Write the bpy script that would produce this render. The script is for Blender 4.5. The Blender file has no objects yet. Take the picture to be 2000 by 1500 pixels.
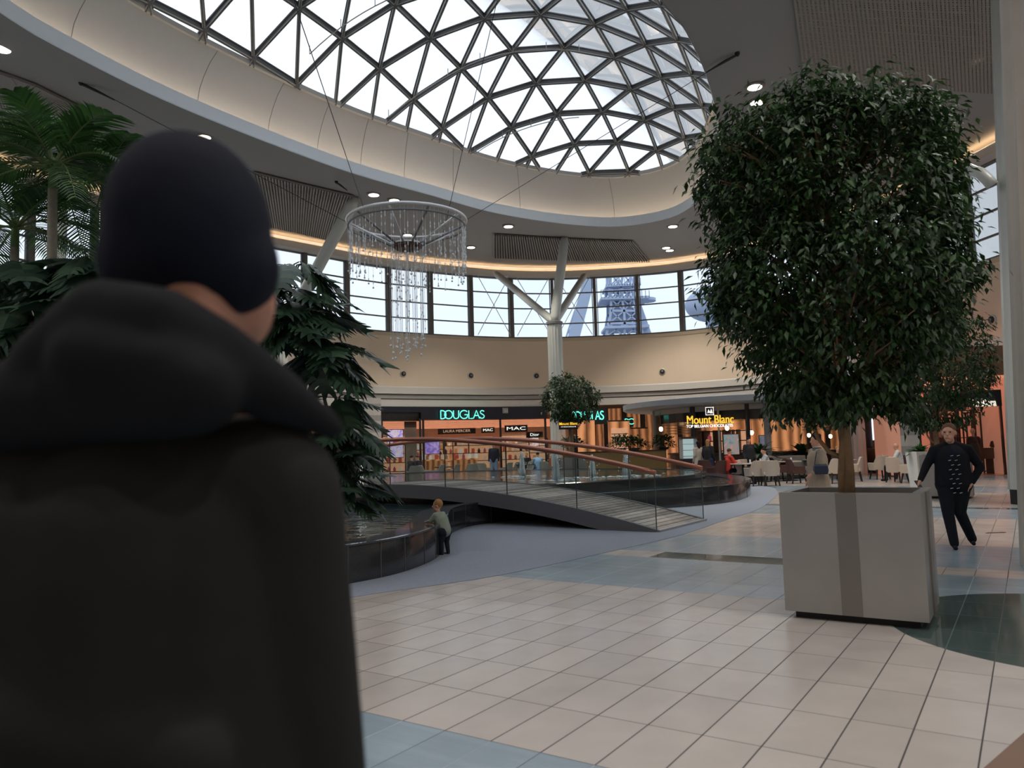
import bpy, bmesh, math, random
from math import sin, cos, pi, radians, atan2, hypot, sqrt
from mathutils import Vector, Matrix, Euler, noise
random.seed(7)
SC = bpy.context.scene
COL = SC.collection

# ------------------------------------------------------------------ camera, world, exposure
F, EYE, PITCH, ROLL = 1500.0, 1.5, radians(4.84), -0.0278
CAMROT = Matrix.Rotation(pi/2 + PITCH, 3, 'X') @ Matrix.Rotation(ROLL, 3, 'Z')
cd = bpy.data.cameras.new('camera'); cam = bpy.data.objects.new('camera', cd); COL.objects.link(cam)
cam.matrix_world = Matrix.Translation((0, 0, EYE)) @ CAMROT.to_4x4()
cd.sensor_width = 36; cd.lens = 27.0; cd.clip_start = 0.05; cd.clip_end = 600
cd.dof.use_dof = True; cd.dof.focus_distance = 13.0; cd.dof.aperture_fstop = 2.6
SC.camera = cam
SC.view_settings.view_transform = 'Standard'; SC.view_settings.look = 'None'
SC.view_settings.exposure = 0.0; SC.view_settings.gamma = 1.0; SC.view_settings.use_curve_mapping = False
W = bpy.data.worlds.new('world'); SC.world = W; W.use_nodes = True
wn = W.node_tree.nodes; wl = W.node_tree.links
bg = wn['Background']
tc = wn.new('ShaderNodeTexCoord'); nz = wn.new('ShaderNodeTexNoise'); nz.inputs['Scale'].default_value = 2.2; nz.inputs['Detail'].default_value = 4
wr = wn.new('ShaderNodeValToRGB'); wr.color_ramp.elements[0].color = (0.80, 0.88, 1.0, 1); wr.color_ramp.elements[1].color = (0.93, 0.96, 1.0, 1)
wr.color_ramp.elements[0].position = .35; wr.color_ramp.elements[1].position = .65
wl.new(tc.outputs['Generated'], nz.inputs['Vector']); wl.new(nz.outputs['Fac'], wr.inputs[0]); wl.new(wr.outputs[0], bg.inputs['Color'])
SKY = 1.32
bg.inputs['Strength'].default_value = SKY
SC.cycles.max_bounces = 8; SC.cycles.transparent_max_bounces = 24; SC.cycles.diffuse_bounces = 4; SC.cycles.glossy_bounces = 4
SC.cycles.caustics_reflective = False; SC.cycles.caustics_refractive = False; SC.cycles.sample_clamp_indirect = 4.0

def lamp(name, kind, loc, power, color=(1, .86, .7), size=.15, rot=(0, 0, 0), spot=None, blend=.6):
    l = bpy.data.lights.new(name, kind); l.energy = power; l.color = color
    if kind == 'AREA': l.shape = 'DISK'; l.size = size
    else: l.shadow_soft_size = size
    if kind == 'SPOT': l.spot_size = radians(spot or 110); l.spot_blend = blend
    o = bpy.data.objects.new(name, l); o.location = loc; o.rotation_euler = rot; COL.objects.link(o); return o

# ------------------------------------------------------------------ picture geometry -> places
def ray(x, y): return CAMROT @ Vector(((x-1000)/F, -(y-750)/F, -1.0))
def onz(x, y, z):
    d = ray(x, y); t = (z-EYE)/d.z; return Vector((d.x*t, d.y*t, z))
def at(x, y, Y):
    d = ray(x, y); t = Y/d.y; return Vector((d.x*t, Y, EYE+d.z*t))

# ------------------------------------------------------------------ materials
MATS = {}
def mat(name, col, rough=.6, metal=0.0, emit=None, es=1.0, var=.06, scale=6.0, bump=0.0, spec=None, coat=0.0, alpha=None, trans=0.0):
    if name in MATS: return MATS[name]
    m = bpy.data.materials.new(name); m.use_nodes = True; MATS[name] = m
    N, L = m.node_tree.nodes, m.node_tree.links
    b = N['Principled BSDF']
    c = tuple(col)[:3]
    tcn = N.new('ShaderNodeTexCoord'); n = N.new('ShaderNodeTexNoise'); n.inputs['Scale'].default_value = scale; n.inputs['Detail'].default_value = 3
    L.new(tcn.outputs['Object'], n.inputs['Vector'])
    mx = N.new('ShaderNodeMix'); mx.data_type = 'RGBA'
    mx.inputs[6].default_value = tuple(max(0, v*(1-var)) for v in c)+(1,); mx.inputs[7].default_value = tuple(min(1, v*(1+var)) for v in c)+(1,)
    L.new(n.outputs['Fac'], mx.inputs[0]); L.new(mx.outputs[2], b.inputs['Base Color'])
    b.inputs['Roughness'].default_value = rough; b.inputs['Metallic'].default_value = metal
    if spec is not None: b.inputs['Specular IOR Level'].default_value = spec
    if coat: b.inputs['Coat Weight'].default_value = coat; b.inputs['Coat Roughness'].default_value = .1
    if trans: b.inputs['Transmission Weight'].default_value = trans
    if emit: b.inputs['Emission Color'].default_value = tuple(emit)[:3]+(1,); b.inputs['Emission Strength'].default_value = es
    if bump:
        bp = N.new('ShaderNodeBump'); bp.inputs['Strength'].default_value = bump; bp.inputs['Distance'].default_value = .02
        L.new(n.outputs['Fac'], bp.inputs['Height']); L.new(bp.outputs[0], b.inputs['Normal'])
    return m
def glassmat(name, tint=(.93, .97, .97), refl=.08):
    if name in MATS: return MATS[name]
    m = bpy.data.materials.new(name); m.use_nodes = True; MATS[name] = m
    N, L = m.node_tree.nodes, m.node_tree.links; N.remove(N['Principled BSDF'])
    t = N.new('ShaderNodeBsdfTransparent'); t.inputs[0].default_value = tint+(1,)
    g = N.new('ShaderNodeBsdfGlossy'); g.inputs['Roughness'].default_value = .02
    f = N.new('ShaderNodeFresnel'); f.inputs[0].default_value = 1.35
    mm = N.new('ShaderNodeMath'); mm.operation = 'ADD'; mm.inputs[1].default_value = refl; L.new(f.outputs[0], mm.inputs[0])
    mt = N.new('ShaderNodeMath'); mt.operation = 'MULTIPLY'; mt.inputs[1].default_value = .6; L.new(mm.outputs[0], mt.inputs[0])
    x = N.new('ShaderNodeMixShader'); L.new(mt.outputs[0], x.inputs[0]); L.new(t.outputs[0], x.inputs[1]); L.new(g.outputs[0], x.inputs[2])
    L.new(x.outputs[0], N['Material Output'].inputs[0]); return m
def leafmat(name, c0, c1, rough=.35):
    if name in MATS: return MATS[name]
    m = bpy.data.materials.new(name); m.use_nodes = True; MATS[name] = m
    N, L = m.node_tree.nodes, m.node_tree.links; b = N['Principled BSDF']
    g = N.new('ShaderNodeNewGeometry'); r = N.new('ShaderNodeValToRGB')
    r.color_ramp.elements[0].color = tuple(c0)+(1,); r.color_ramp.elements[1].color = tuple(c1)+(1,)
    L.new(g.outputs['Random Per Island'], r.inputs[0]); L.new(r.outputs[0], b.inputs['Base Color'])
    b.inputs['Roughness'].default_value = rough; b.inputs['Specular IOR Level'].default_value = .55
    tr = N.new('ShaderNodeBsdfTranslucent'); L.new(r.outputs[0], tr.inputs[0])
    x = N.new('ShaderNodeMixShader'); x.inputs[0].default_value = .22
    L.new(b.outputs[0], x.inputs[1]); L.new(tr.outputs[0], x.inputs[2]); L.new(x.outputs[0], N['Material Output'].inputs[0])
    return m

# ------------------------------------------------------------------ mesh helpers
class MB:
    def __init__(s): s.v = []; s.f = []; s.m = []; s.cur = 0
    def add(s, vs, fs):
        o = len(s.v); s.v += [tuple(v) for v in vs]; s.f += [tuple(i+o for i in f) for f in fs]; s.m += [s.cur]*len(fs); return s
    def box(s, c, d, rz=0.0, rot=None):
        R = rot or Matrix.Rotation(rz, 3, 'Z'); c = Vector(c); h = Vector(d)/2
        vs = [c + R @ Vector((x*h.x, y*h.y, z*h.z)) for x in (-1, 1) for y in (-1, 1) for z in (-1, 1)]
        return s.add(vs, [(0, 1, 3, 2), (4, 6, 7, 5), (0, 4, 5, 1), (2, 3, 7, 6), (0, 2, 6, 4), (1, 5, 7, 3)])
    def beam(s, a, b, w, h, up=(0, 0, 1)):
        a = Vector(a); b = Vector(b); d = b-a; L = d.length
        if L < 1e-6: return s
        x = d/L; u = Vector(up); y = u.cross(x)
        if y.length < 1e-4: y = Vector((1, 0, 0)).cross(x)
        y.normalize(); z = x.cross(y)
        return s.box((a+b)/2, (L, w, h), rot=Matrix((x, y, z)).transposed())
    def tube(s, pts, r, seg=8, cap=True, flat=1.0):
        pts = [Vector(p) for p in pts]; n = len(pts); rr = r if isinstance(r, (list, tuple)) else [r]*n
        T = []
        for i in range(n):
            t = (pts[min(n-1, i+1)]-pts[max(0, i-1)]); T.append(t.normalized() if t.length > 1e-9 else Vector((0, 0, 1)))
        a = Vector((0, 0, 1)) if abs(T[0].z) < .9 else Vector((1, 0, 0))
        N = (a - T[0]*a.dot(T[0])).normalized(); o = len(s.v); vs = []; fs = []
        for i in range(n):
            N = (N - T[i]*N.dot(T[i]))
            N = N.normalized() if N.length > 1e-6 else T[i].orthogonal().normalized()
            B = T[i].cross(N)
            for k in range(seg):
                an = 2*pi*k/seg; vs.append(pts[i] + N*cos(an)*rr[i]*flat + B*sin(an)*rr[i])
        for i in range(n-1):
            for k in range(seg):
                k2 = (k+1) % seg; fs.append((i*seg+k, i*seg+k2, (i+1)*seg+k2, (i+1)*seg+k))
        if cap: fs.append(tuple(range(seg))[::-1]); fs.append(tuple((n-1)*seg+k for k in range(seg)))
        return s.add(vs, fs)
    def lathe(s, prof, c=(0, 0, 0), seg=20, sx=1, sy=1):
        c = Vector(c); vs = []; fs = []; n = len(prof)
        for r, z in prof:
            for k in range(seg):
                a = 2*pi*k/seg; vs.append(c+Vector((r*cos(a)*sx, r*sin(a)*sy, z)))
        for i in range(n-1):
            for k in range(seg):
                k2 = (k+1) % seg; fs.append((i*seg+k, i*seg+k2, (i+1)*seg+k2, (i+1)*seg+k))
        fs.append(tuple(range(seg))[::-1]); fs.append(tuple((n-1)*seg+k for k in range(seg)))
        return s.add(vs, fs)
    def ball(s, c, r, seg=10, rings=7, rot=None):
        r = Vector(r) if hasattr(r, '__len__') else Vector((r, r, r)); c = Vector(c); R = rot or Matrix.Identity(3); vs = []; fs = []
        vs.append(c+R @ Vector((0, 0, -r.z)))
        for i in range(1, rings):
            p = -pi/2+pi*i/rings
            for k in range(seg):
                a = 2*pi*k/seg; vs.append(c+R @ Vector((r.x*cos(p)*cos(a), r.y*cos(p)*sin(a), r.z*sin(p))))
        vs.append(c+R @ Vector((0, 0, r.z)))
        for k in range(seg): fs.append((0, 1+(k+1) % seg, 1+k))
        for i in range(rings-2):
            for k in range(seg):
                a = 1+i*seg; k2 = (k+1) % seg; fs.append((a+k, a+k2, a+seg+k2, a+seg+k))
        l = len(vs)-1; a = 1+(rings-2)*seg
        for k in range(seg): fs.append((a+k, a+(k+1) % seg, l))
        return s.add(vs, fs)
    def caps(s, a, b, ra, rb, seg=12):
        a = Vector(a); b = Vector(b); d = (b-a); L = d.length; x = d/L if L > 1e-6 else Vector((0, 0, 1))
        pts = []; rr = []
        for i in (0, 1, 2, 3):
            t = i*pi/8; pts.append(a-x*ra*cos(t)); rr.append(max(ra*sin(t), ra*.05))
        pts.append(a); rr.append(ra); pts.append(b); rr.append(rb)
        for i in (3, 2, 1, 0):
            t = i*pi/8; pts.append(b+x*rb*cos(t)); rr.append(max(rb*sin(t), rb*.05))
        return s.tube(pts, rr, seg)
    def prism(s, poly, z0, z1):
        n = len(poly); vs = [(p[0], p[1], z0) for p in poly]+[(p[0], p[1], z1) for p in poly]
        fs = [(i, (i+1) % n, n+(i+1) % n, n+i) for i in range(n)]+[tuple(range(n))[::-1], tuple(range(n, 2*n))]
        return s.add(vs, fs)
    def loft(s, rows, closed=False):
        n = len(rows[0]); vs = [v for r in rows for v in r]; fs = []
        for i in range(len(rows)-1):
            for k in range(n if closed else n-1):
                k2 = (k+1) % n; fs.append((i*n+k, i*n+k2, (i+1)*n+k2, (i+1)*n+k))
        return s.add(vs, fs)
    def build(s, name, m, parent=None, smooth=False, bevel=0, origin=None, **props):
        me = bpy.data.meshes.new(name)
        og = Vector(origin) if origin is not None else (Vector((0, 0, 0)))
        me.from_pydata([tuple(Vector(v)-og) for v in s.v], [], s.f)
        ms = m if isinstance(m, (list, tuple)) else [m]
        for q in ms: me.materials.append(q)
        if len(ms) > 1: me.polygons.foreach_set('material_index', s.m)
        bm = bmesh.new(); bm.from_mesh(me)
        if smooth != 'leaf': bmesh.ops.recalc_face_normals(bm, faces=bm.faces)
        if smooth:
            for f in bm.faces: f.smooth = True
        bm.to_mesh(me); bm.free(); me.update()
        o = bpy.data.objects.new(name, me); COL.objects.link(o); o.location = og
        if parent is not None:
            o.parent = parent; o.location = og
        if bevel:
            b = o.modifiers.new('bevel', 'BEVEL'); b.width = bevel; b.segments = 2; b.limit_method = 'ANGLE'
        for k, v in props.items(): o[k] = v
        return o
def thing(name, label, cat, loc=(0, 0, 0), rz=0.0, group=None, kind=None):
    o = bpy.data.objects.new(name, None); COL.objects.link(o); o.location = loc; o.rotation_euler = (0, 0, rz); o.empty_display_size = .1
    o['label'] = label; o['category'] = cat
    if group: o['group'] = group
    if kind: o['kind'] = kind
    return o
def tag(o, label, cat, group=None):
    o['label'] = label; o['category'] = cat
    if group: o['group'] = group
    return o
def dup(root, loc, rz, label=None, group=None, scale=None):
    r = root.copy(); COL.objects.link(r); r.location = loc; r.rotation_euler = (0, 0, rz)
    if label: r['label'] = label
    if group: r['group'] = group
    if scale: r.scale = scale
    for ch in list(root.children):
        c = ch.copy(); COL.objects.link(c); c.parent = r
        for g in ch.children:
            e = g.copy(); COL.objects.link(e); e.parent = c
    return r
def blob(name, mb, m, voxel, parent=None, smooth=4, **props):
    o = mb.build(name, m, None)
    r = o.modifiers.new('r', 'REMESH'); r.mode = 'VOXEL'; r.voxel_size = voxel
    if smooth: q = o.modifiers.new('s', 'SMOOTH'); q.factor = .5; q.iterations = smooth
    dg = bpy.context.evaluated_depsgraph_get(); me = bpy.data.meshes.new_from_object(o.evaluated_get(dg))
    o.modifiers.clear(); o.data = me; me.name = name
    for p in me.polygons: p.use_smooth = True
    if parent is not None: o.parent = parent
    for k, v in props.items(): o[k] = v
    return o
def text(name, body, m, loc, rot, size, parent=None, ext=.015, bold=0.0, xs=1.0, align='CENTER', shear=0):
    c = bpy.data.curves.new(name, 'FONT'); c.body = body; c.size = size; c.extrude = ext; c.align_x = align; c.align_y = 'CENTER'; c.offset = bold; c.shear = shear
    c.materials.append(m); tmp = bpy.data.objects.new('tmp', c); COL.objects.link(tmp); me = bpy.data.meshes.new_from_object(tmp.evaluated_get(bpy.context.evaluated_depsgraph_get())); bpy.data.objects.remove(tmp); me.name = name
    o = bpy.data.objects.new(name, me); COL.objects.link(o); o.location = loc; o.rotation_euler = rot; o.scale = (xs, 1, 1)
    if parent is not None: o.parent = parent
    return o
def catmull(P, n=10, closed=True):
    P = [Vector(p) for p in P]; N = len(P); out = []
    for i in range(N if closed else N-1):
        a = P[(i-1) % N] if closed or i > 0 else P[0]*2-P[1]; b = P[i]; c = P[(i+1) % N]; d = P[(i+2) % N] if closed or i+2 < N else P[-1]*2-P[-2]
        for k in range(n):
            t = k/n; out.append(.5*((2*b)+(c-a)*t+(2*a-5*b+4*c-d)*t*t+(3*b-a-3*c+d)*t**3))
    if not closed: out.append(P[-1].copy())
    return out
def offset(poly, d, closed=True):
    n = len(poly); out = []
    for i in range(n):
        a = poly[(i-1) % n] if closed or i > 0 else poly[i]; b = poly[(i+1) % n] if closed or i < n-1 else poly[i]
        t = (b-a); t = t.normalized(); out.append(poly[i]+Vector((t.y, -t.x))*d)
    return out
def v3(p, z): return (p[0], p[1], z)

# ------------------------------------------------------------------ outlines (plan)
LIP = catmull([(-11.7, 17.1), (-11.2, 18.9), (-9.6, 22.4), (-6.2, 27.5), (-3.0, 30.9), (-.5, 33.4), (2.6, 35.3), (5.3, 36.0), (7.4, 35.0), (8.2, 33.1), (8.3, 30.8),
               (7.7, 26.7), (6.1, 21.9), (4.7, 18.8), (3.8, 17.4), (2.2, 14.4), (-.6, 10.8), (-4.2, 8.4), (-8.2, 8.6), (-11, 11.4), (-11.9, 14.4)], 6)
LIP = [Vector((p.x, p.y)) for p in LIP]            # clockwise
WALL = catmull([(-21, -6), (-21.3, 2), (-21.5, 12), (-21.4, 22), (-19.3, 30), (-15.3, 36.8), (-10.2, 42.3), (-7.5, 44.9), (-2.5, 47.9), (.1, 49), (2.8, 49.5), (5.6, 49.4), (8.3, 49), (11, 48.1),
                (14.5, 45.2), (18, 38.2), (19.4, 31), (20, 24), (20.3, 12), (20.3, 2), (20.3, -6)], 8, closed=False)
WALL = [Vector((p.x, p.y)) for p in WALL]
CEN = Vector((-1.2, 24.5))
def radial(poly, ang, closed=True):
    d = Vector((cos(ang), sin(ang))); best = None; n = len(poly)
    for i in range(n if closed else n-1):
        a = poly[i]-CEN; b = poly[(i+1) % n]-CEN; e = b-a; den = d.x*e.y-d.y*e.x
        if abs(den) < 1e-12: continue
        t = (a.x*e.y-a.y*e.x)/den; u = (a.x*d.y-a.y*d.x)/den
        if t > 0 and -1e-9 <= u <= 1+1e-9 and (best is None or t > best): best = t
    return best or 10.0
NA = 180
ANG = [2*pi*k/NA for k in range(NA)]
RL = [radial(LIP, a) for a in ANG]
WALLC = WALL+[Vector((20.3, -6.01)), Vector((-21, -6.01))]
RW = [radial(WALLC, a) for a in ANG]
def rl(a):
    k = (a % (2*pi))/(2*pi)*NA; i = int(k) % NA; t = k-int(k); return RL[i]*(1-t)+RL[(i+1) % NA]*t
def polar(a, r): return CEN+Vector((cos(a), sin(a)))*r
ZS0, ZS1 = 12.0, 13.3
def soffit_z(x, y):
    p = Vector((x, y))-CEN; a = atan2(p.y, p.x) % (2*pi); k = int(a/(2*pi)*NA) % NA
    t = max(0, min(1, (p.length-RL[k])/(RW[k]-RL[k]))); return ZS0+(ZS1-ZS0)*t
def onsof(x, y, dz=0):
    z = 12.5
    for _ in range(12): p = onz(x, y, z); z = soffit_z(p.x, p.y)+dz
    return onz(x, y, z)

# ------------------------------------------------------------------ shared materials
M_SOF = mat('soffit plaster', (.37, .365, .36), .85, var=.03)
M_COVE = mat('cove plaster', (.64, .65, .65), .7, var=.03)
M_LIP = mat('pale rim paint', (.82, .88, .93), .45, var=.02)
M_WALL = mat('cream wall plaster', (.80, .67, .53), .8, var=.04, scale=.5)
M_BAND = mat('light grey cornice', (.66, .65, .63), .7, var=.03)
M_STEEL = mat('painted steel', (.20, .20, .205), .45, .3, var=.05)
M_STEELL = mat('pale painted steel', (.55, .55, .53), .4, .2, var=.04)
M_MULL = mat('window mullion grey', (.16, .145, .13), .5, .2)
M_COL = mat('pale column paint', (.56, .58, .55), .45, .1, var=.05)
M_GLASS = glassmat('clear window glass', (.92, .95, .97), .02)
M_RAILG = glassmat('balustrade glass', (.93, .96, .96), .03)
M_BLACK = mat('black matt', (.012, .012, .014), .6)
M_DARK = mat('dark panel', (.02, .02, .028), .4)
M_STEM = mat('bark', (.30, .19, .11), .85, var=.25, scale=20, bump=.3)
M_CABLE = mat('dark cable', (.03, .03, .03), .5)
M_WHITE = mat('white lacquer', (.75, .74, .72), .4)
M_LAMP = mat('warm lamp disc', (1, .95, .85), .5, emit=(1, .88, .72), es=9)
M_COVELED = mat('warm cove led', (1, .8, .5), .5, emit=(1, .66, .36), es=11)

# ------------------------------------------------------------------ floor
AZ = radians(33.81)
def floormat():
    m = bpy.data.materials.new('tiled floor'); m.use_nodes = True
    N, L = m.node_tree.nodes, m.node_tree.links; b = N['Principled BSDF']
    def math_(op, a, b_=None, c=None):
        n = N.new('ShaderNodeMath'); n.operation = op
        for i, q in enumerate((a, b_, c)):
            if q is None: continue
            if isinstance(q, (int, float)): n.inputs[i].default_value = q
            else: L.new(q, n.inputs[i])
        return n.outputs[0]
    tcn = N.new('ShaderNodeTexCoord'); sp = N.new('ShaderNodeSeparateXYZ'); L.new(tcn.outputs['Object'], sp.inputs[0])
    X, Y = sp.outputs[0], sp.outputs[1]
    u = math_('SUBTRACT', math_('MULTIPLY', X, cos(AZ)), math_('MULTIPLY', Y, sin(AZ)))
    v = math_('ADD', math_('MULTIPLY', X, sin(AZ)), math_('MULTIPLY', Y, cos(AZ)))
    def band(x, lo, hi): return math_('MULTIPLY', math_('GREATER_THAN', x, lo), math_('LESS_THAN', x, hi))
    def mix(f, a, b_):
        n = N.new('ShaderNodeMix'); n.data_type = 'RGBA'; L.new(f, n.inputs[0])
        for i, q in ((6, a), (7, b_)):
            if isinstance(q, tuple): n.inputs[i].default_value = q+(1,)
            else: L.new(q, n.inputs[i])
        return n.outputs[2]
    beige, blue, green = (.55, .495, .455), (.27, .34, .375), (.075, .105, .10)
    bl = band(v, 7.595, 9.72)
    for lo, hi in ((10.27, 12.4), (16.5, 19.3), (24, 27), (31, 33.5), (-3, 3.325)): bl = math_('MAXIMUM', bl, band(v, lo, hi))
    gr = math_('MULTIPLY', band(v, 9.72, 10.27), band(u, -4.37, -1.6))
    gr = math_('MAXIMUM', gr, band(v, 18.7, 19.0))
    dx = math_('SUBTRACT', X, 4.45); dy = math_('SUBTRACT', Y, 6.0)
    dist = math_('SQRT', math_('ADD', math_('MULTIPLY', dx, dx), math_('MULTIPLY', dy, dy)))
    gr = math_('MAXIMUM', gr, math_('LESS_THAN', dist, 1.48))
    # per tile variation
    iu = math_('FLOOR', math_('DIVIDE', math_('ADD', u, .3), .303)); iv = math_('FLOOR', math_('DIVIDE', math_('SUBTRACT', v, 3.325), .61))
    cx = N.new('ShaderNodeCombineXYZ'); L.new(iu, cx.inputs[0]); L.new(iv, cx.inputs[1])
    wnz = N.new('ShaderNodeTexWhiteNoise'); wnz.noise_dimensions = '2D'; L.new(cx.outputs[0], wnz.inputs['Vector'])
    nz = N.new('ShaderNodeTexNoise'); nz.inputs['Scale'].default_value = 2.5; nz.inputs['Detail'].default_value = 5; L.new(tcn.outputs['Object'], nz.inputs['Vector'])
    # streaks of the blue stone run along u
    cs = N.new('ShaderNodeCombineXYZ'); L.new(math_('MULTIPLY', u, .5), cs.inputs[0]); L.new(math_('MULTIPLY', v, 9), cs.inputs[1])
    ns = N.new('ShaderNodeTexNoise'); ns.inputs['Scale'].default_value = 1; ns.inputs['Detail'].default_value = 3; L.new(cs.outputs[0], ns.inputs['Vector'])
    col = mix(bl, beige, mix(ns.outputs['Fac'], (.24, .32, .38), (.36, .45, .51))); col = mix(gr, col, green)
    k = math_('ADD', math_('ADD', .86, math_('MULTIPLY', wnz.outputs['Value'], .12)), math_('MULTIPLY', math_('SUBTRACT', nz.outputs['Fac'], .5), .22))
    hs = N.new('ShaderNodeHueSaturation'); L.new(col, hs.inputs['Color']); L.new(k, hs.inputs['Value'])
    # joints: 0.303 x 0.61 in beige, 0.606 wide in the other stone
    def joint(x, off, step, w):
        f = math_('FRACT', math_('DIVIDE', math_('ADD', x, off+100*step), step)); g = math_('ABSOLUTE', math_('SUBTRACT', f, .5))
        return math_('GREATER_THAN', g, .5-w/step/2)
    ju = joint(u, .30, .303, .008); jv = joint(v, -3.325, .61, .006)
    j = math_('MAXIMUM', ju, jv)
    dk = math_('MAXIMUM', bl, gr)
    jb = math_('MAXIMUM', joint(u, .30, .606, .005), joint(v, -3.325, 1.22, .004))
    j2 = mix(dk, j, jb)
    out = mix(j2, hs.outputs[0], (.045, .04, .038))
    L.new(out, b.inputs['Base Color'])
    rr = math_('ADD', .17, math_('MULTIPLY', nz.outputs['Fac'], .10)); rr = math_('ADD', rr, math_('MULTIPLY', j, .5)); rr = math_('SUBTRACT', rr, math_('MULTIPLY', gr, .14))
    L.new(rr, b.inputs['Roughness']); b.inputs['Specular IOR Level'].default_value = .5
    return m
M_FLOOR = floormat()
fl = MB().box((0, 25, -.05), (64, 76, .1)).build('floor', M_FLOOR, kind='structure')
MB().box((20, 60, -.35), (400, 260, .3)).build('ground', mat('outdoor paving', (.30, .31, .33), .9), kind='structure')
M_CARPET = mat('grey carpet', (.28, .31, .37), .9, var=.25, scale=60, bump=.2, spec=.1)
cp = catmull([(-12, 4.6), (-6, 5.2), (-3.3, 6.6), (-1.76, 8.16), (-.25, 9.3), (1.32, 11.12), (2.74, 12.93), (4.15, 15.28), (5.43, 17.39), (7.14, 21.26), (7.92, 23.42), (8.5, 26), (8.2, 30), (6, 35), (0, 37.5), (-8, 36), (-14, 28), (-16, 16), (-15.5, 8)], 8)
MB().prism([(p.x, p.y) for p in cp], .0, .006).build('floor_carpet', M_CARPET, kind='structure')
MB().prism([onz(1916, 1506, 0)[:2], onz(2100, 1510, 0)[:2], onz(2100, 1345, 0)[:2]], 0, .004).build('floor_border', mat('brown tile', (.22, .13, .09), .25), kind='structure')

# ------------------------------------------------------------------ ceiling, cove, skylight
mb = MB()
rows = []
for t in [0, .25, .5, .75, 1]:
    rows.append([v3(polar(a, RL[i]+(RW[i]+.2-RL[i])*t), ZS0+(ZS1-ZS0)*t) for i, a in enumerate(ANG)])
mb.loft(rows, True)
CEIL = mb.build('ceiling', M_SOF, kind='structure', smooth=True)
mb = MB()
def ring(off, z): return [v3(polar(a, RL[i]+off), z) for i, a in enumerate(ANG)]
mb.loft([ring(.0, 11.97), ring(-.02, 12.0), ring(-.02, 12.42), ring(.06, 12.44), ring(.06, 12.1), ring(.0, 12.0)], True)
mb.build('trim_1', M_LIP, kind='structure', smooth=False)
mb = MB()
prof = [(.5, 12.2), (.62, 12.35), (.66, 12.7), (.6, 13.1), (.48, 13.5), (.3, 13.95), (.1, 14.3), (.05, 14.38)]
mb.loft([ring(.0, 12.2)]+[ring(o, z) for o, z in prof], True)
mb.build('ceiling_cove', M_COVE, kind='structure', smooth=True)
mb = MB()
for k in range(4, NA, 9): mb.tube([v3(polar(ANG[k], RL[k]+o-.004), z) for o, z in prof], .011, 4)
mb.build('ceiling_seam', mat('seam grey', (.30, .29, .28), .8), kind='structure')
mb = MB().loft([ring(.05, 14.36), ring(-.1, 14.36), ring(-.1, 14.52), ring(.3, 14.55)], True)
mb.build('trim_2', M_BAND, kind='structure')
mb = MB().loft([ring(.14, 12.22), ring(.20, 12.22), ring(.20, 12.24), ring(.14, 12.24), ring(.14, 12.22)], True)
mb.build('light_strip', mat('lip led', (1, .8, .6), .5, emit=(1, .74, .50), es=9), smooth=False, label='warm light strip hidden behind the rim of the skylight opening', category='light strip')
A0 = radians(52); KK = A0/sin(A0); HD = 3.9
def dome(q):
    r = q.length; a = atan2(q.y, q.x); Rb = rl(a)-.05; t = r/(Rb*KK)
    rho = Rb*sin(A0*t)/sin(A0); z = 14.45+HD*(cos(A0*t)-cos(A0))/(1-cos(A0))
    return Vector((CEN.x+cos(a)*rho, CEN.y+sin(a)*rho, z)), t
SD = 2.15
def lat(i, j): return Vector(((i+j*.5)*SD+.55, j*SD*sqrt(3)/2-.2))
beams = []
for i in range(-22, 23):
    for j in range(-14, 15):
        for di, dj in ((1, 0), (0, 1), (-1, 1)):
            p, q = lat(i, j), lat(i+di, j+dj); tp, tq = dome(p)[1], dome(q)[1]
            if tp > 1 and tq > 1: continue
            if tp > 1: p, q, tp, tq = q, p, tq, tp
            if tq > 1:
                lo, hi = 0, 1
                for _ in range(18):
                    mid = (lo+hi)/2
                    if dome(p.lerp(q, mid))[1] > 1: hi = mid
                    else: lo = mid
                q = p.lerp(q, lo)
            if (q-p).length > .1: beams.append((dome(p)[0], dome(q)[0]))
sky = thing('window_skylight', 'triangulated steel and glass skylight dome over the atrium', 'skylight', (0, 0, 0), kind='structure')
g1 = MB(); g2 = MB()
for a, b in beams:
    g1.beam(a, b, .06, .17); g2.beam(a-Vector((0, 0, .10)), b-Vector((0, 0, .10)), .10, .03); g1.beam(a-Vector((0, 0, .13)), b-Vector((0, 0, .13)), .035, .03)
    g1.beam(a+Vector((0, 0, .08)), b+Vector((0, 0, .08)), .13, .04)
g1.build('steel_grid', M_STEEL, sky); g2.build('glazing_rail', M_STEELL, sky)
nodes = MB(); seen = set()
for a, b in beams:
    k = (round(a.x, 1), round(a.y, 1))
    if k in seen: continue
    seen.add(k); nodes.lathe([(.09, -.13), (.11, -.1), (.11, .1)], a, 8)
nodes.build('node', M_STEEL, sky)
mb = MB(); RR = []
for t in [0.001, .2, .4, .6, .75, .88, 1.0]:
    row = []
    for i, a in enumerate(ANG):
        Rb = RL[i]; rho = Rb*sin(A0*t)/sin(A0); row.append(v3(polar(a, rho), 14.56+HD*(cos(A0*t)-cos(A0))/(1-cos(A0))))
    RR.append(row)
mb.loft(RR, True); mb.build('glazing', M_GLASS, sky, smooth=True)
# thin maintenance rails under the dome
mr = MB()
for off in (-3, 1, 5, 9):
    pts = []
    for k in range(25):
        x = -6+k*.45; q = Vector((x, off)); p, t = dome(q)
        if t < .97: pts.append(p-Vector((0, 0, .4)))
    if len(pts) > 2:
        mr.tube(pts, .02, 5)
        for p in pts[::3]: mr.tube([p, p+Vector((0, 0, .3))], .015, 4)
mr.build('cable_rail', M_STEELL, sky)

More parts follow.
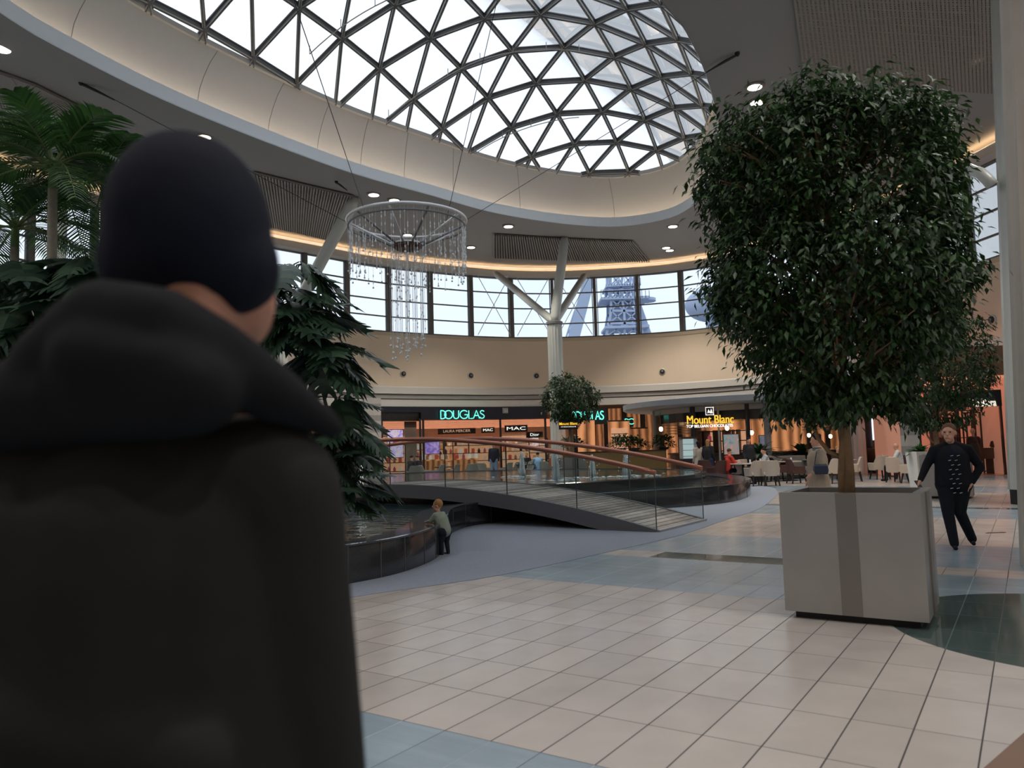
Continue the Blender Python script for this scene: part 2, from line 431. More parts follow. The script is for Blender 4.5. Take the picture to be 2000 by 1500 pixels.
# curved upper wall, pelmet, cornice
NW = len(WALL)
def wrow(off, z): return [v3(p, z) for p in offset(WALL, off, False)]   # positive offset = inward
MB().loft([wrow(0, 4.95), wrow(0, 8.4), wrow(-.3, 8.4), wrow(-.3, 4.95)]).build('wall_back', M_WALL, kind='structure', smooth=False)
MB().loft([wrow(0, 8.4), wrow(.05, 8.4), wrow(.04, 8.60), wrow(-.3, 8.62)]).build('trim_3', mat('sill cream', (.62, .53, .40), .6), kind='structure')
MB().loft([wrow(-.3, 12.55), wrow(.5, 12.55), wrow(.5, 12.92), wrow(.42, 12.92), wrow(.42, 12.6)]).build('trim_4', M_BAND, kind='structure')
MB().loft([wrow(.3, 12.9), wrow(.4, 12.9), wrow(.4, 12.93), wrow(.3, 12.93)]).build('light_strip', M_COVELED, label='warm light strip above the window band lighting the soffit edge', category='light strip')
MB().loft([wrow(-.3, 12.5), wrow(-.3, 13.4)]).build('wall_upper', M_BAND, kind='structure')
MB().loft([wrow(0, 4.95), wrow(.05, 4.95), wrow(.05, 5.33), wrow(0, 5.40)]).build('trim_5', M_BAND, kind='structure')
MB().loft([wrow(-.4, 4.9), wrow(-.05, 4.9), wrow(-.05, 4.67), wrow(-.4, 4.67)]).build('trim_6', mat('grey beam', (.36, .345, .33), .7), kind='structure')
MB().loft([wrow(-.3, 4.62), wrow(-.1, 4.62), wrow(-.1, 4.18), wrow(-.4, 4.18)]).build('trim_7', M_BAND, kind='structure')
MB().loft([wrow(-.41, 4.16), wrow(-.41, 5.0), wrow(-.3, 5.0)]).build('wall_lintel', mat('dark lintel', (.10, .095, .09), .8), kind='structure')
MB().loft([wrow(-.42, 4.17), wrow(-7, 4.17)]).build('ceiling_shops', mat('shop ceiling', (.10, .075, .06), .8), kind='structure')
MB().loft([wrow(-7, -.0), wrow(-7, 5.0)]).build('wall_shops', mat('shop back wall', (.42, .20, .10), .7, var=.35, scale=1.2), kind='structure')
MB().box((0, -7, 6.6), (46, .3, 13.6)).build('wall_rear', M_WALL, kind='structure')
# window bays
ARC = [0]
for i in range(1, NW): ARC.append(ARC[-1]+(WALL[i]-WALL[i-1]).length)
def warc(s, off=0):
    s = max(0, min(ARC[-1]-1e-6, s)); i = max(k for k in range(NW) if ARC[k] <= s); i = min(i, NW-2); t = (s-ARC[i])/(ARC[i+1]-ARC[i])
    p = WALL[i].lerp(WALL[i+1], t); d = (WALL[i+1]-WALL[i]).normalized(); return p+Vector((d.y, -d.x))*off, d
iC = min(range(NW), key=lambda k: abs(WALL[k].x-.1)+(0 if WALL[k].y > 40 else 99)); SCN = ARC[iC]
BAY = 2.75; wi = 0
for k in range(-17, 15):
    s0 = SCN+k*BAY; s1 = s0+BAY
    if s0 < 6 or s1 > ARC[-1]-6: continue
    wi += 1
    (a, d0), (b, d1) = warc(s0, -.12), warc(s1, -.12); dd = (b-a).normalized(); ang = atan2(dd.y, dd.x)
    root = thing('window_%d' % wi, 'clerestory window bay', 'window', v3((a+b)/2, 8.6), kind='structure')
    del root['label']; del root['category']
    h = (b-a).length/2; Z0, Z1 = 0, 4.0
    R = Matrix.Rotation(ang, 3, 'Z'); m1 = MB()
    for sx in (-1,) if k < 14 else (-1, 1): m1.box(R @ Vector((sx*h, 0, 2)), (.20, .28, 4.0), ang)
    m1.box(R @ Vector((-h+.16, .02, 2)), (.05, .12, 4.0), ang); m1.box(R @ Vector((h-.16, .02, 2)), (.05, .12, 4.0), ang)
    for z in (.04, .95, 1.95, 2.95, 3.95): m1.box(R @ Vector((0, 0, z)), (2*h, .10, .07 if .5 < z < 3.5 else .1), ang)
    m1.build('window_frame', M_MULL, root)
    MB().box(R @ Vector((0, .02, 2)), (2*h-.1, .012, 3.95), ang).build('window_glass', M_GLASS, root)
    if k in (-1, 0, 1, -14, 13):
        m2 = MB(); m2.tube([R @ Vector((-h*.8, -.5, .1)), R @ Vector((h*.8, -.5, 3.95))], .022, 5); m2.tube([R @ Vector((h*.8, -.52, .1)), R @ Vector((-h*.8, -.52, 3.95))], .022, 5)
        m2.build('brace_rod', M_STEELL, root)
# round air nozzles on the wall
nz0 = None
for i, (x, y) in enumerate([(787, 731), (919, 735), (1047, 736), (1294, 731), (1940, 640)]):
    c = onz(x, y, 6.15 if i < 4 else 6.1)
    s = min((hypot(WALL[k].x-c.x, WALL[k].y-c.y), ARC[k]) for k in range(NW))[1]
    sb = min((abs(atan2(*(warc(s+q*.05)[0])) - atan2(c.x, c.y)), s+q*.05) for q in range(-60, 61))[1]
    p, d = warc(sb, .0); ang = atan2(d.y, d.x)
    where = ['leftmost, above the striped pillar', 'above the green shop sign', 'just left of the central column', 'right of the central column', 'beside the right-hand column'][i]
    t = thing('air_nozzle', 'round black air nozzle on the cream wall, '+where, 'air vent', v3(p, 6.15), ang+pi, group='round air nozzles on the cream wall')
    if nz0 is None:
        a = MB().lathe([(.2, 0), (.2, .05), (.16, .07)], seg=20); 
        R = Matrix.Rotation(-pi/2, 3, 'X')
        def turn(m_): m_.v = [tuple(R @ Vector(v)) for v in m_.v]; return m_
        turn(a).build('flange', M_STEELL, t)
        turn(MB().lathe([(.15, .03), (.15, .1), (.10, .12)], seg=18)).build('nozzle_cup', M_BLACK, t)
        turn(MB().lathe([(.07, .1), (.07, .15), (.02, .17)], seg=14)).build('nozzle_core', M_STEEL, t)
        nz0 = t
    else:
        for ch in nz0.children: c2 = ch.copy(); COL.objects.link(c2); c2.parent = t

# soffit panels
def panel(name, label, pix, slats, m, n, w, dz=-.05, cross=0):
    P = [onsof(*p, dz) for p in pix]
    t = thing(name, label, 'ceiling panel')
    def lerp4(u, v):
        q = (P[0].lerp(P[1], u)).lerp(P[3].lerp(P[2], u), v); q.z = soffit_z(q.x, q.y)+dz; return q
    mm = MB(); S_ = 12
    mm.loft([[lerp4(u/S_, v/4)+Vector((0, 0, .015)) for u in range(S_+1)] for v in range(5)])
    mm.build('backing', mat('grille void', (.16, .145, .135), .8), t)
    mm = MB()
    for i in range(n+1):
        u = i/n
        for v in range(4):
            a = lerp4(u, v/4); b = lerp4(u, (v+1)/4); mm.beam(a-Vector((0, 0, .04)), b-Vector((0, 0, .04)), w, .08)
    for i in range(cross+1 if cross else 0):
        v = i/cross
        for u in range(8):
            a = lerp4(u/8, v); b = lerp4((u+1)/8, v); mm.beam(a-Vector((0, 0, .03)), b-Vector((0, 0, .03)), w, .06)
    mm.build('slat', m, t); return t
M_SLAT = mat('grille slat', (.34, .31, .28), .6)
panel('ceiling_grille', 'dark slatted ceiling grille above the central column', [(965, 457), (1235, 470), (1268, 510), (965, 505)], True, M_SLAT, 62, .05)
panel('ceiling_mesh', 'perforated metal ceiling panel at the top beside the right-hand column', [(1545, -60), (1935, -60), (1940, 181), (1572, 148)], True, M_SLAT, 46, .06, cross=70)
panel('ceiling_mesh', 'perforated ceiling panel between the black beanie and the chandelier', [(495, 335), (690, 382), (655, 470), (520, 440)], True, M_SLAT, 34, .05, cross=40)
panel('ceiling_mesh', 'perforated ceiling panel above the palm at far left', [(-60, 118), (70, 165), (188, 223), (-40, 260)], True, M_SLAT, 34, .05, cross=34)

# downlights
DL = [((3, 93), 'at the left edge above the palm'), ((399, 266), 'just right of the black beanie'), ((730, 379), 'left one of the pair above the chandelier'), ((770, 390), 'right one of the pair above the chandelier'),
      ((993, 441), 'right of the chandelier near the opening rim'), ((920, 482), 'at the lower right side of the chandelier'), ((796, 458), 'seen through the chandelier ring'), ((1314, 441), 'over the round kiosk near the rim'), ((1301, 483), 'upper of the two beyond the slatted grille'),
      ((1308, 488), 'lower of the two beyond the slatted grille'), ((1474, 168), 'above the big potted tree'), ((1479, 198), 'touching the crown of the big potted tree'), ((1270, 590), None)]
dl0 = None
for (x, y), w in DL:
    if w is None: continue
    p = onsof(x, y, -.01)
    t = thing('downlight', 'lit round recessed downlight '+w, 'ceiling light', p, group='recessed downlights in the soffit')
    if dl0 is None:
        MB().lathe([(.30, .03), (.30, -.03), (.24, -.05)], seg=20).build('trim_ring', mat('downlight ring', (.25, .23, .21), .4, .5), t)
        MB().lathe([(.21, -.02), (.21, -.055), (.05, -.06)], seg=20).build('lamp_lens', M_LAMP, t); dl0 = t
    else:
        for ch in dl0.children: c2 = ch.copy(); COL.objects.link(c2); c2.parent = t
    lamp('downlight_or_fill_beam', 'SPOT', p+Vector((0, 0, -.12)), 1500, (1, .90, .76), .2, spot=100)
FILL_LAMPS = [(-14, 8, 0), (-6, 2, 0), (2, 3, 0), (8, 8, 0), (13, 14, 0), (14, 22, 0), (-16, 20, 0), (4, -2, 0), (10, 0, 0), (12, 32, 0), (-12, 34, 0)]  # added fill lamps that raise the light on floor and walls
for x, y, _ in FILL_LAMPS:
    p = Vector((x, y, soffit_z(x, y)-.01))
    MB().lathe([(.30, .03), (.30, -.03), (.21, -.04), (.21, -.055), (.05, -.06)], p, 20).build('fill_lamp', M_LAMP, CEIL)
    lamp('downlight_or_fill_beam', 'SPOT', p+Vector((0, 0, -.12)), 1150, (1, .96, .92), .25, spot=120)

# ------------------------------------------------------------------ fountain pool
M_GRAN = mat('polished black granite', (.035, .037, .042), .12, var=.6, scale=70, spec=.6)
M_JOINT = mat('granite joint', (.10, .10, .11), .5)
def watermat():
    m = bpy.data.materials.new('rippling water'); m.use_nodes = True; N, L = m.node_tree.nodes, m.node_tree.links; b = N['Principled BSDF']
    b.inputs['Base Color'].default_value = (.03, .055, .06, 1); b.inputs['Roughness'].default_value = .03; b.inputs['Specular IOR Level'].default_value = .7
    t = N.new('ShaderNodeTexCoord'); n = N.new('ShaderNodeTexNoise'); n.inputs['Scale'].default_value = 3.2; n.inputs['Detail'].default_value = 3; n.inputs['Distortion'].default_value = .6
    L.new(t.outputs['Object'], n.inputs['Vector']); bp = N.new('ShaderNodeBump'); bp.inputs['Strength'].default_value = .55; bp.inputs['Distance'].default_value = .035
    L.new(n.outputs['Fac'], bp.inputs['Height']); L.new(bp.outputs[0], b.inputs['Normal']); return m
M_WATER = watermat()
PO = catmull([(-1.95, 9.0), (-1.5, 9.62), (-1.2, 10.5), (-1.1, 11.4), (-1.12, 12.6), (-1.15, 14.3), (-.75, 15.6), (.5, 16.6), (2.0, 17.5), (3.44, 18.3), (5.06, 19.3), (6.1, 20.7), (7.0, 23.1), (7.2, 26), (6.4, 29.5),
              (3.5, 33.2), (-2, 34.6), (-8, 32), (-12, 26), (-13, 18), (-12, 11), (-8, 8.2), (-4.5, 7.6), (-2.9, 8.0)], 8)
PO = [Vector((p.x, p.y)) for p in PO]
area = sum(PO[i].x*PO[(i+1) % len(PO)].y-PO[(i+1) % len(PO)].x*PO[i].y for i in range(len(PO)))
SG = 1 if area < 0 else -1          # so that offset(+) goes inward
def po(d, z): return [v3(p, z) for p in offset(PO, d*SG)]
pool = thing('fountain_pool', 'low black granite fountain pool curving beneath the footbridge', 'fountain', (0, 0, 0))
mb = MB(); mb.loft([po(0, .006), po(0, .435), po(.01, .45)], True); mb.build('granite_wall', M_GRAN, pool, smooth=True)
mb = MB(); mb.loft([po(-.012, .43), po(-.012, .452), po(.02, .456), po(.55, .42), po(.56, .30)], True); mb.build('coping', mat('granite coping', (.06, .065, .075), .08, var=.3, scale=70, spec=.8), pool)
pl = len(PO)
for i in range(0, pl, 5):
    p = PO[i]; t = (PO[(i+1) % pl]-PO[i-1]).normalized(); MB().box(v3(p, .22), (.012, .012, .42), atan2(t.y, t.x)).build('joint', M_JOINT, pool)
MB().prism([(p[0], p[1]) for p in po(.5, 0)], .28, .375).build('water', M_WATER, pool)
# upper basin
UB = []
for k in range(72):
    a = 2*pi*k/72; UB.append(Vector((-2.2+8.0*cos(a)*(1+.06*cos(2*a)), 26.0+7.4*sin(a))))
SU = -1
def ub(d, z): return [v3(p, z) for p in offset(UB, d*SU)]
basin = thing('fountain_basin', 'raised oval granite basin of jetting water inside the pool', 'fountain', (0, 0, 0))
MB().loft([ub(0, .30), ub(0, .60), ub(.02, .62), ub(.22, .62), ub(.24, .5)], True).build('granite_wall', M_GRAN, basin, smooth=False)
MB().prism([(p[0], p[1]) for p in ub(.2, 0)], .42, .60).build('water', M_WATER, basin)
def foammat():
    m = bpy.data.materials.new('foaming water'); m.use_nodes = True; N, L = m.node_tree.nodes, m.node_tree.links; b = N['Principled BSDF']
    b.inputs['Base Color'].default_value = (.85, .92, .97, 1); b.inputs['Roughness'].default_value = .2
    tr = N.new('ShaderNodeBsdfTransparent'); x = N.new('ShaderNodeMixShader'); x.inputs[0].default_value = .8
    L.new(tr.outputs[0], x.inputs[1]); L.new(b.outputs[0], x.inputs[2]); L.new(x.outputs[0], N['Material Output'].inputs[0]); return m
M_FOAM = foammat()
for i, (x, y, ht, lb) in enumerate([(1087, 938, .78, 'tallest fountain jet directly below the central column'), (1157, 932, .68, 'fountain jet between the tallest jet and the round kiosk'), (1224, 930, .80, 'thin fountain jet nearest the kiosk'), (1020, 930, .85, 'fountain jet beside the standing man in jeans')]):
    c = onz(x, y, .6); t = thing('fountain_jet', lb, 'water jet', c)
    rnd = random.Random(i); mj = MB()
    for k in range(34):
        a = rnd.uniform(0, 2*pi); r = rnd.uniform(.03, .13); h = ht*rnd.uniform(.55, 1)
        pts = [Vector((cos(a)*r*(.35+.65*q/6) , sin(a)*r*(.35+.65*q/6), h*(1-(q/6)**2)-.0)) for q in range(7)]
        mj.tube(pts, [rnd.uniform(.005, .013) for _ in pts], 5)
    for k in range(40):
        a = rnd.uniform(0, 2*pi); r = rnd.uniform(.02, .26); mj.ball((cos(a)*r, sin(a)*r, rnd.uniform(.02, ht)), rnd.uniform(.008, .022), 5, 4)
    mj.build('spray', M_FOAM, t, smooth=True, kind='stuff')
    mf = MB()
    for k in range(30):
        a = rnd.uniform(0, 2*pi); r = rnd.uniform(.1, .75); mf.ball((cos(a)*r*1.4, sin(a)*r, .005), (rnd.uniform(.03, .12), rnd.uniform(.02, .06), .012), 7, 4)
    mf.build('foam', M_FOAM, t, smooth=True, kind='stuff')
    MB().lathe([(.03, 0), (.03, .06), (.015, .08)], seg=8).build('nozzle', M_STEEL, t)

# ------------------------------------------------------------------ footbridge
B0 = Vector((2.44, 13.4)); B1 = Vector((3.69, 15.2)); BE = (B1-B0).normalized(); BD = Vector((-BE.y, BE.x)); BW = (B1-B0).length
BL = 12.6
def bz(t): return .03+.76*(1-((t-BL/2)/(BL/2))**2)
def bp(t, w, z): p = B0+BD*t+BE*w; return Vector((p.x, p.y, z))
bridge = thing('footbridge', 'arched footbridge of grey planks with glass sides over the pool', 'bridge', (0, 0, 0))
def woodmat():
    m = bpy.data.materials.new('weathered planks'); m.use_nodes = True; N, L = m.node_tree.nodes, m.node_tree.links; b = N['Principled BSDF']
    g = N.new('ShaderNodeNewGeometry'); t = N.new('ShaderNodeTexCoord'); n = N.new('ShaderNodeTexNoise'); n.inputs['Scale'].default_value = 9; n.inputs['Detail'].default_value = 4; L.new(t.outputs['Object'], n.inputs['Vector'])
    r = N.new('ShaderNodeValToRGB'); r.color_ramp.elements[0].color = (.11, .09, .075, 1); r.color_ramp.elements[0].position = .22; r.color_ramp.elements[1].position = .85; r.color_ramp.elements[1].color = (.50, .45, .41, 1)
    a = N.new('ShaderNodeMath'); a.operation = 'MULTIPLY_ADD'; a.inputs[1].default_value = .5; L.new(g.outputs['Random Per Island'], a.inputs[0])
    s = N.new('ShaderNodeMath'); s.operation = 'MULTIPLY'; s.inputs[1].default_value = .55; L.new(n.outputs['Fac'], s.inputs[0]); L.new(s.outputs[0], a.inputs[2])
    L.new(a.outputs[0], r.inputs[0]); L.new(r.outputs[0], b.inputs['Base Color']); b.inputs['Roughness'].default_value = .55; return m
mb = MB(); NP = 92
for i in range(NP):
    t0 = i*BL/NP+.011; t1 = (i+1)*BL/NP-.011; z0, z1 = bz(t0), bz(t1)
    vs = [bp(t, w, z) for t, z in ((t0, z0), (t1, z1)) for w in (.06, BW-.06)]+[bp(t, w, z-.03) for t, z in ((t0, z0), (t1, z1)) for w in (.06, BW-.06)]
    mb.add(vs, [(0, 1, 3, 2), (4, 6, 7, 5), (0, 2, 6, 4), (1, 5, 7, 3), (0, 4, 5, 1), (2, 3, 7, 6)])
mb.build('deck', woodmat(), bridge)
M_BEAM = mat('bridge side steel', (.13, .13, .145), .5, .2)
TS = [BL*i/48 for i in range(49)]
for w0, w1 in ((-.03, .06), (BW-.06, BW+.03)):
    mb = MB(); top0 = [bp(t, w0, bz(t)+.012) for t in TS]; top1 = [bp(t, w1, bz(t)+.012) for t in TS]
    b1 = [bp(t, w1, max(.0, bz(t)-.27)) for t in TS]; b0 = [bp(t, w0, max(.0, bz(t)-.27)) for t in TS]
    mb.loft([top0, top1, b1, b0, top0]); mb.build('side_beam', M_BEAM, bridge)
MB().loft([[bp(t, .06, max(0, bz(t)-.2)) for t in TS], [bp(t, BW-.06, max(0, bz(t)-.2)) for t in TS]]).build('soffit_plate', M_BLACK, bridge)  # underside in black, its colour standing in for the shadow beneath the bridge
MB().beam(bp(.0, 0, .02), bp(.0, BW, .02), .10, .04).build('threshold', mat('threshold strip', (.45, .45, .46), .35, .7), bridge)
M_COPPER = mat('copper handrail', (.46, .19, .13), .28, .75, var=.04)
NPAN = 8
for w in (.0, BW):
    for i in range(NPAN):
        t0 = .02+i*(BL-.04)/NPAN; t1 = .02+(i+1)*(BL-.04)/NPAN; q = [t0+.012+(t1-t0-.024)*k/5 for k in range(6)]
        MB().loft([[bp(t, w-.006, bz(t)-.1) for t in q], [bp(t, w-.006, bz(t)+.95) for t in q], [bp(t, w+.006, bz(t)+.95) for t in q], [bp(t, w+.006, bz(t)-.1) for t in q], [bp(t, w-.006, bz(t)-.1) for t in q]]).build('glass_panel', M_RAILG, bridge)
        for tt in ((t0, t1) if i == NPAN-1 else (t0,)):
            MB().beam(bp(tt, w, bz(tt)-.08), bp(tt, w, bz(tt)+.95), .012, .02, up=(BE.x, BE.y, 0)).build('edge_strip', mat('glass edge steel', (.10, .12, .12), .3, .6), bridge)
    TT = [.0+BL*k/60 for k in range(61)]
    hr = MB().tube([bp(t, w, bz(t)+.99) for t in TT], .045, 12); hr.build('handrail', M_COPPER, bridge, smooth=True)

# ------------------------------------------------------------------ columns
def flutes(c, r, z0, z1, lean=(0, 0), n=16, m=M_COL, name='column', cap=True, taper=1.0):
    mb = MB(); seg = n*6; rows = []
    for z in (z0, z1):
        f = (z-z0)/(z1-z0); row = []
        for k in range(seg):
            a = 2*pi*k/seg; q = (k % 6)/6; rr = r*(1+(taper-1)*f)*(1-.07*sin(pi*q))
            row.append((c[0]+lean[0]*f+rr*cos(a), c[1]+lean[1]*f+rr*sin(a), z))
        rows.append(row)
    mb.loft(rows, True); mb.add([(c[0]+lean[0], c[1]+lean[1], z1)]+rows[1], [(0, 1+k, 1+(k+1) % seg) for k in range(seg)])
    return mb
def strut(root, a, b, r): return MB().tube([a, a.lerp(b, .06), a.lerp(b, .94), b], [r*.55, r, r, r*.6], 14).build('strut', M_COL, root, smooth=True)
cc = at(1087, 760, 38); ct = thing('tree_column', 'pale fluted column with three branching struts behind the ball-shaped tree', 'column', (0, 0, 0), kind='structure')
flutes((cc.x, cc.y), .37, 0, 7.65).build('shaft', M_COL, ct)
MB().lathe([(.37, 0), (.42, .05), (.42, .16), (.3, .22)], (cc.x, cc.y, 7.6), 20).build('collar', M_STEEL, ct)
topc = Vector((cc.x, cc.y, 7.75))
for (x, y, z) in ((966, 532, 12.55), (1143, 536, 12.5)):
    e = at(x, y, 46.8 if x < 1000 else 47.3); strut(ct, topc, e, .20)
e = onsof(1103, 463); strut(ct, topc, e, .24)
e = at(1087, 540, 48); strut(ct, topc, e, .13)
c2 = Vector((-10.2, 33.5)); t2 = thing('tree_column', 'pale fluted column with a slanting strut behind the split-leaf plant', 'column', (0, 0, 0), kind='structure')
flutes(c2, .37, 0, 6.6).build('shaft', M_COL, t2); e = onsof(695, 385); strut(t2, Vector((c2.x, c2.y, 6.6)), e, .26)
c3 = at(1667, 870, 33.5); t3 = thing('tree_column', 'white fluted column behind the trunk of the big potted tree', 'column', (0, 0, 0), kind='structure')
flutes((c3.x, c3.y), .50, 0, 8.0, m=M_COL).build('shaft', mat('white column paint', (.68, .69, .68), .45), t3)
for ang in (.6, 2.4, 4.2): strut(t3, Vector((c3.x, c3.y, 8.0)), Vector((c3.x+3*cos(ang), c3.y+3*sin(ang), 12.6)), .22)
# right-hand foreground columns
pb = onz(1971, 985, 0); pt = at(1934, 0, pb.y); t4 = thing('tree_column', 'slender pale fluted column just left of the near right-hand column', 'column', (0, 0, 0), kind='structure')
sc = (12.35)/(pt.z); lean = ((pt.x-pb.x)*12.3/pt.z, 0)
flutes((pb.x+.32, pb.y), .27, .32, 12.3, lean=lean, n=10).build('shaft', M_COL, t4)
MB().lathe([(.25, 0), (.25, .34)], (pb.x+.33, pb.y, 0), 20).build('base', M_BLACK, t4)
ax = at(1893, 330, pb.y+.5); bx = at(1938, 362, pb.y); MB().tube([ax, at(1915, 338, pb.y+.2), at(1930, 352, pb.y), bx], .13, 10).build('duct', M_COL, t4, smooth=True)
pb = onz(1999, 1118, 0); t5 = thing('tree_column', 'broad beige fluted column along the right edge, nearest to the camera', 'column', (0, 0, 0), kind='structure')
pt = at(1958, 0, pb.y)
flutes((pb.x+.91, pb.y+.1), .74, 0, 12.2, lean=((pt.x-pb.x)*12.2/pt.z, 0), n=22).build('shaft', mat('beige column paint', (.50, .455, .40), .45, var=.1, scale=3), t5)
c6 = at(120, 450, 24); t6 = thing('tree_column', 'pale column standing behind the palm trunk', 'column', (0, 0, 0), kind='structure')
flutes((c6.x, c6.y), .16, 0, 12.4).build('shaft', M_COL, t6)

# ------------------------------------------------------------------ chandelier
CY = 26.0; cc = at(795, 438, CY); RZ = cc.z; RD = 230/1500*CY/2*1.02
ch = thing('chandelier', 'suspended steel ring chandelier dripping strings of crystals', 'chandelier', cc)
def crc(r, z, n=48): return [(r*cos(2*pi*k/n), r*sin(2*pi*k/n), z) for k in range(n+1)]
M_CHROME = mat('brushed steel ring', (.72, .72, .73), .35, .5); M_CRY = mat('crystal drop', (.80, .83, .86), .08, var=.02, spec=1.0)
MB().tube(crc(RD, .10), .06, 8, False).build('upper_ring', M_CHROME, ch, smooth=True)
MB().tube(crc(RD*.985, -.10), .035, 8, False).build('lower_ring', M_STEEL, ch, smooth=True)
HZ = -.80
MB().lathe([(.50, HZ+.06), (.50, HZ-.02), (.38, HZ-.10), (.1, HZ-.12)], seg=28).build('hub', mat('rusty brown hub', (.12, .06, .045), .7), ch)
MB().tube(crc(.52, HZ+.08, 28), .03, 6, False).build('hub_ring', M_CHROME, ch, smooth=True)
for k in range(10):
    a = 2*pi*k/10+.17; MB().tube([(RD*cos(a), RD*sin(a), .04), (.5*cos(a), .5*sin(a), HZ+.06)], .042, 8).build('spoke', M_CHROME if k % 2 else M_STEEL, ch, smooth=True)
rnd = random.Random(5); ms = MB(); mc = MB()
for k in range(90):
    a = 2*pi*k/84+rnd.uniform(-.03, .03); r = RD*rnd.uniform(.95, 1.0); L = rnd.uniform(1.35, 2.0) if abs(sin(a*1.5)) > .3 else rnd.uniform(1.0, 1.7)
    x, y = r*cos(a), r*sin(a); ms.tube([(x, y, .05), (x, y, -L)], .0045, 4)
    for q in range(rnd.randint(4, 9)): mc.lathe([(.006, -.05), (.017, -.03), (.017, .03), (.006, .05)], (x, y, -rnd.uniform(.1, L)), 5)
    mc.ball((x, y, -L), .035, 6, 5)
for k in range(46):
    a = rnd.uniform(0, 2*pi); r = .55*sqrt(rnd.random())+.08; x, y = r*cos(a), r*sin(a); L = rnd.uniform(3.9, 4.75) if k < 36 else rnd.uniform(1.6, 3.4)
    ms.tube([(x, y, HZ), (x, y, -L)], .006, 4); mc.ball((x, y, -L), .042, 6, 5)
    for q in range(rnd.randint(1, 5)): mc.lathe([(.006, -.04), (.02, -.02), (.02, .02), (.006, .04)], (x, y, -rnd.uniform(1.2, L)), 5)
ms.build('wire_string', mat('silver thread', (.6, .6, .6), .4, .5), ch, kind='stuff'); mc.build('crystal', M_CRY, ch, kind='stuff')
for e in (at(985, -40, 22), onsof(1250, 245), onsof(160, 160), onsof(640, 352)):
    pass
for a_px, e in (((820, 402), None), ((911, 440), None), ((680, 432), None)):
    pass
wr = MB(); loc = cc
for ang, tgt in ((1.0, at(985, -60, 20.5)), (.05, onsof(1440, 105)), (pi-.05, onsof(158, 160)), (-2.2, at(560, -40, 14.0))):
    s = Vector((RD*cos(ang), RD*sin(ang), .12)); wr.tube([s, Vector(tgt)-loc], .011, 4)
wr.build('suspension_cable', M_CABLE, ch)
for px, w in (((158, 160), 'above the palm'), ((1440, 103), 'upper right of the skylight opening'), ((657, 354), 'between beanie and chandelier')):
    p = onsof(*px); t = thing('cable_anchor', 'small dark cable anchor on the soffit, '+w, 'cable anchor', p)
    d = (Vector(loc)-p).normalized(); MB().lathe([(.07, .02), (.07, -.04), (.03, -.1)], seg=10).build('mounting_plate', M_BLACK, t)
    MB().tube([(0, 0, -.06), d*.35+Vector((0, 0, -.06)), d*.9+Vector((0, 0, -.1))], [.035, .045, .02], 6).build('turnbuckle', M_CABLE, t)

# ------------------------------------------------------------------ planters and clipped trees
M_PST = mat('brushed planter steel', (.43, .425, .42), .33, .8, var=.12, scale=2.5); M_PSTD = mat('darker planter steel strip', (.27, .255, .25), .33, .8, var=.05)
M_SOIL = mat('soil', (.03, .022, .015), .95, bump=.4)
PL, PW, PH = 1.10, .87, 1.0
def planter(label, loc, rz):
    t = thing('steel_planter', label, 'planter', loc, rz, group=None)
    th = .07; z0 = .06
    body = MB()
    for sx in (-1, 1): body.box((sx*(PL/2-th/2), 0, (z0+PH)/2), (th, PW, PH-z0))
    for sy in (-1, 1): body.box((0, sy*(PW/2-th/2), (z0+PH)/2), (PL-2*th, th, PH-z0))
    body.build('body', M_PST, t)
    for sy in (-1, 1): MB().box((-.01, sy*(PW/2+.001), (z0+PH)/2), (.16, .006, PH-z0-.002)).build('dark_strip', M_PSTD, t)
    for sx in (-1, 1): MB().box((sx*(PL/2+.004), 0, (z0+PH)/2), (.02, .22, PH-z0-.01)).build('corner_seam', M_PSTD, t)
    MB().box((0, 0, .035), (PL-.14, PW-.14, .07)).build('plinth', M_BLACK, t)
    MB().box((0, 0, .88), (PL-.14, PW-.14, .05)).build('soil', M_SOIL, t)
    return t
M_LEAF = leafmat('ficus leaves', (.008, .026, .011), (.045, .105, .026), .48)
def leaf(mb, p, d, n, L, w):
    s = d.cross(n)
    if s.length < 1e-4: s = d.orthogonal()
    s.normalize(); m = p+d*L*.45-n*L*.05; t = p+d*L-n*L*.16
    mb.add([p, m+s*w*.5+n*w*.18, m, m-s*w*.5+n*w*.18, t], [(0, 2, 1), (0, 3, 2), (1, 2, 4), (2, 3, 4)])
def inside_crown(q):
    # q normalised: x,y in [-1,1], z in [0,1]; clipped block that narrows below
    x, y, z = q; 
    w = 1.0 if z > .38 else .52+.48*(z/.38)**.75
    if z > .82: w *= sqrt(max(0, 1-((z-.82)/.20)**2*.55))
    return (abs(x)/w)**3.2+(abs(y)/w)**3.2 < 1
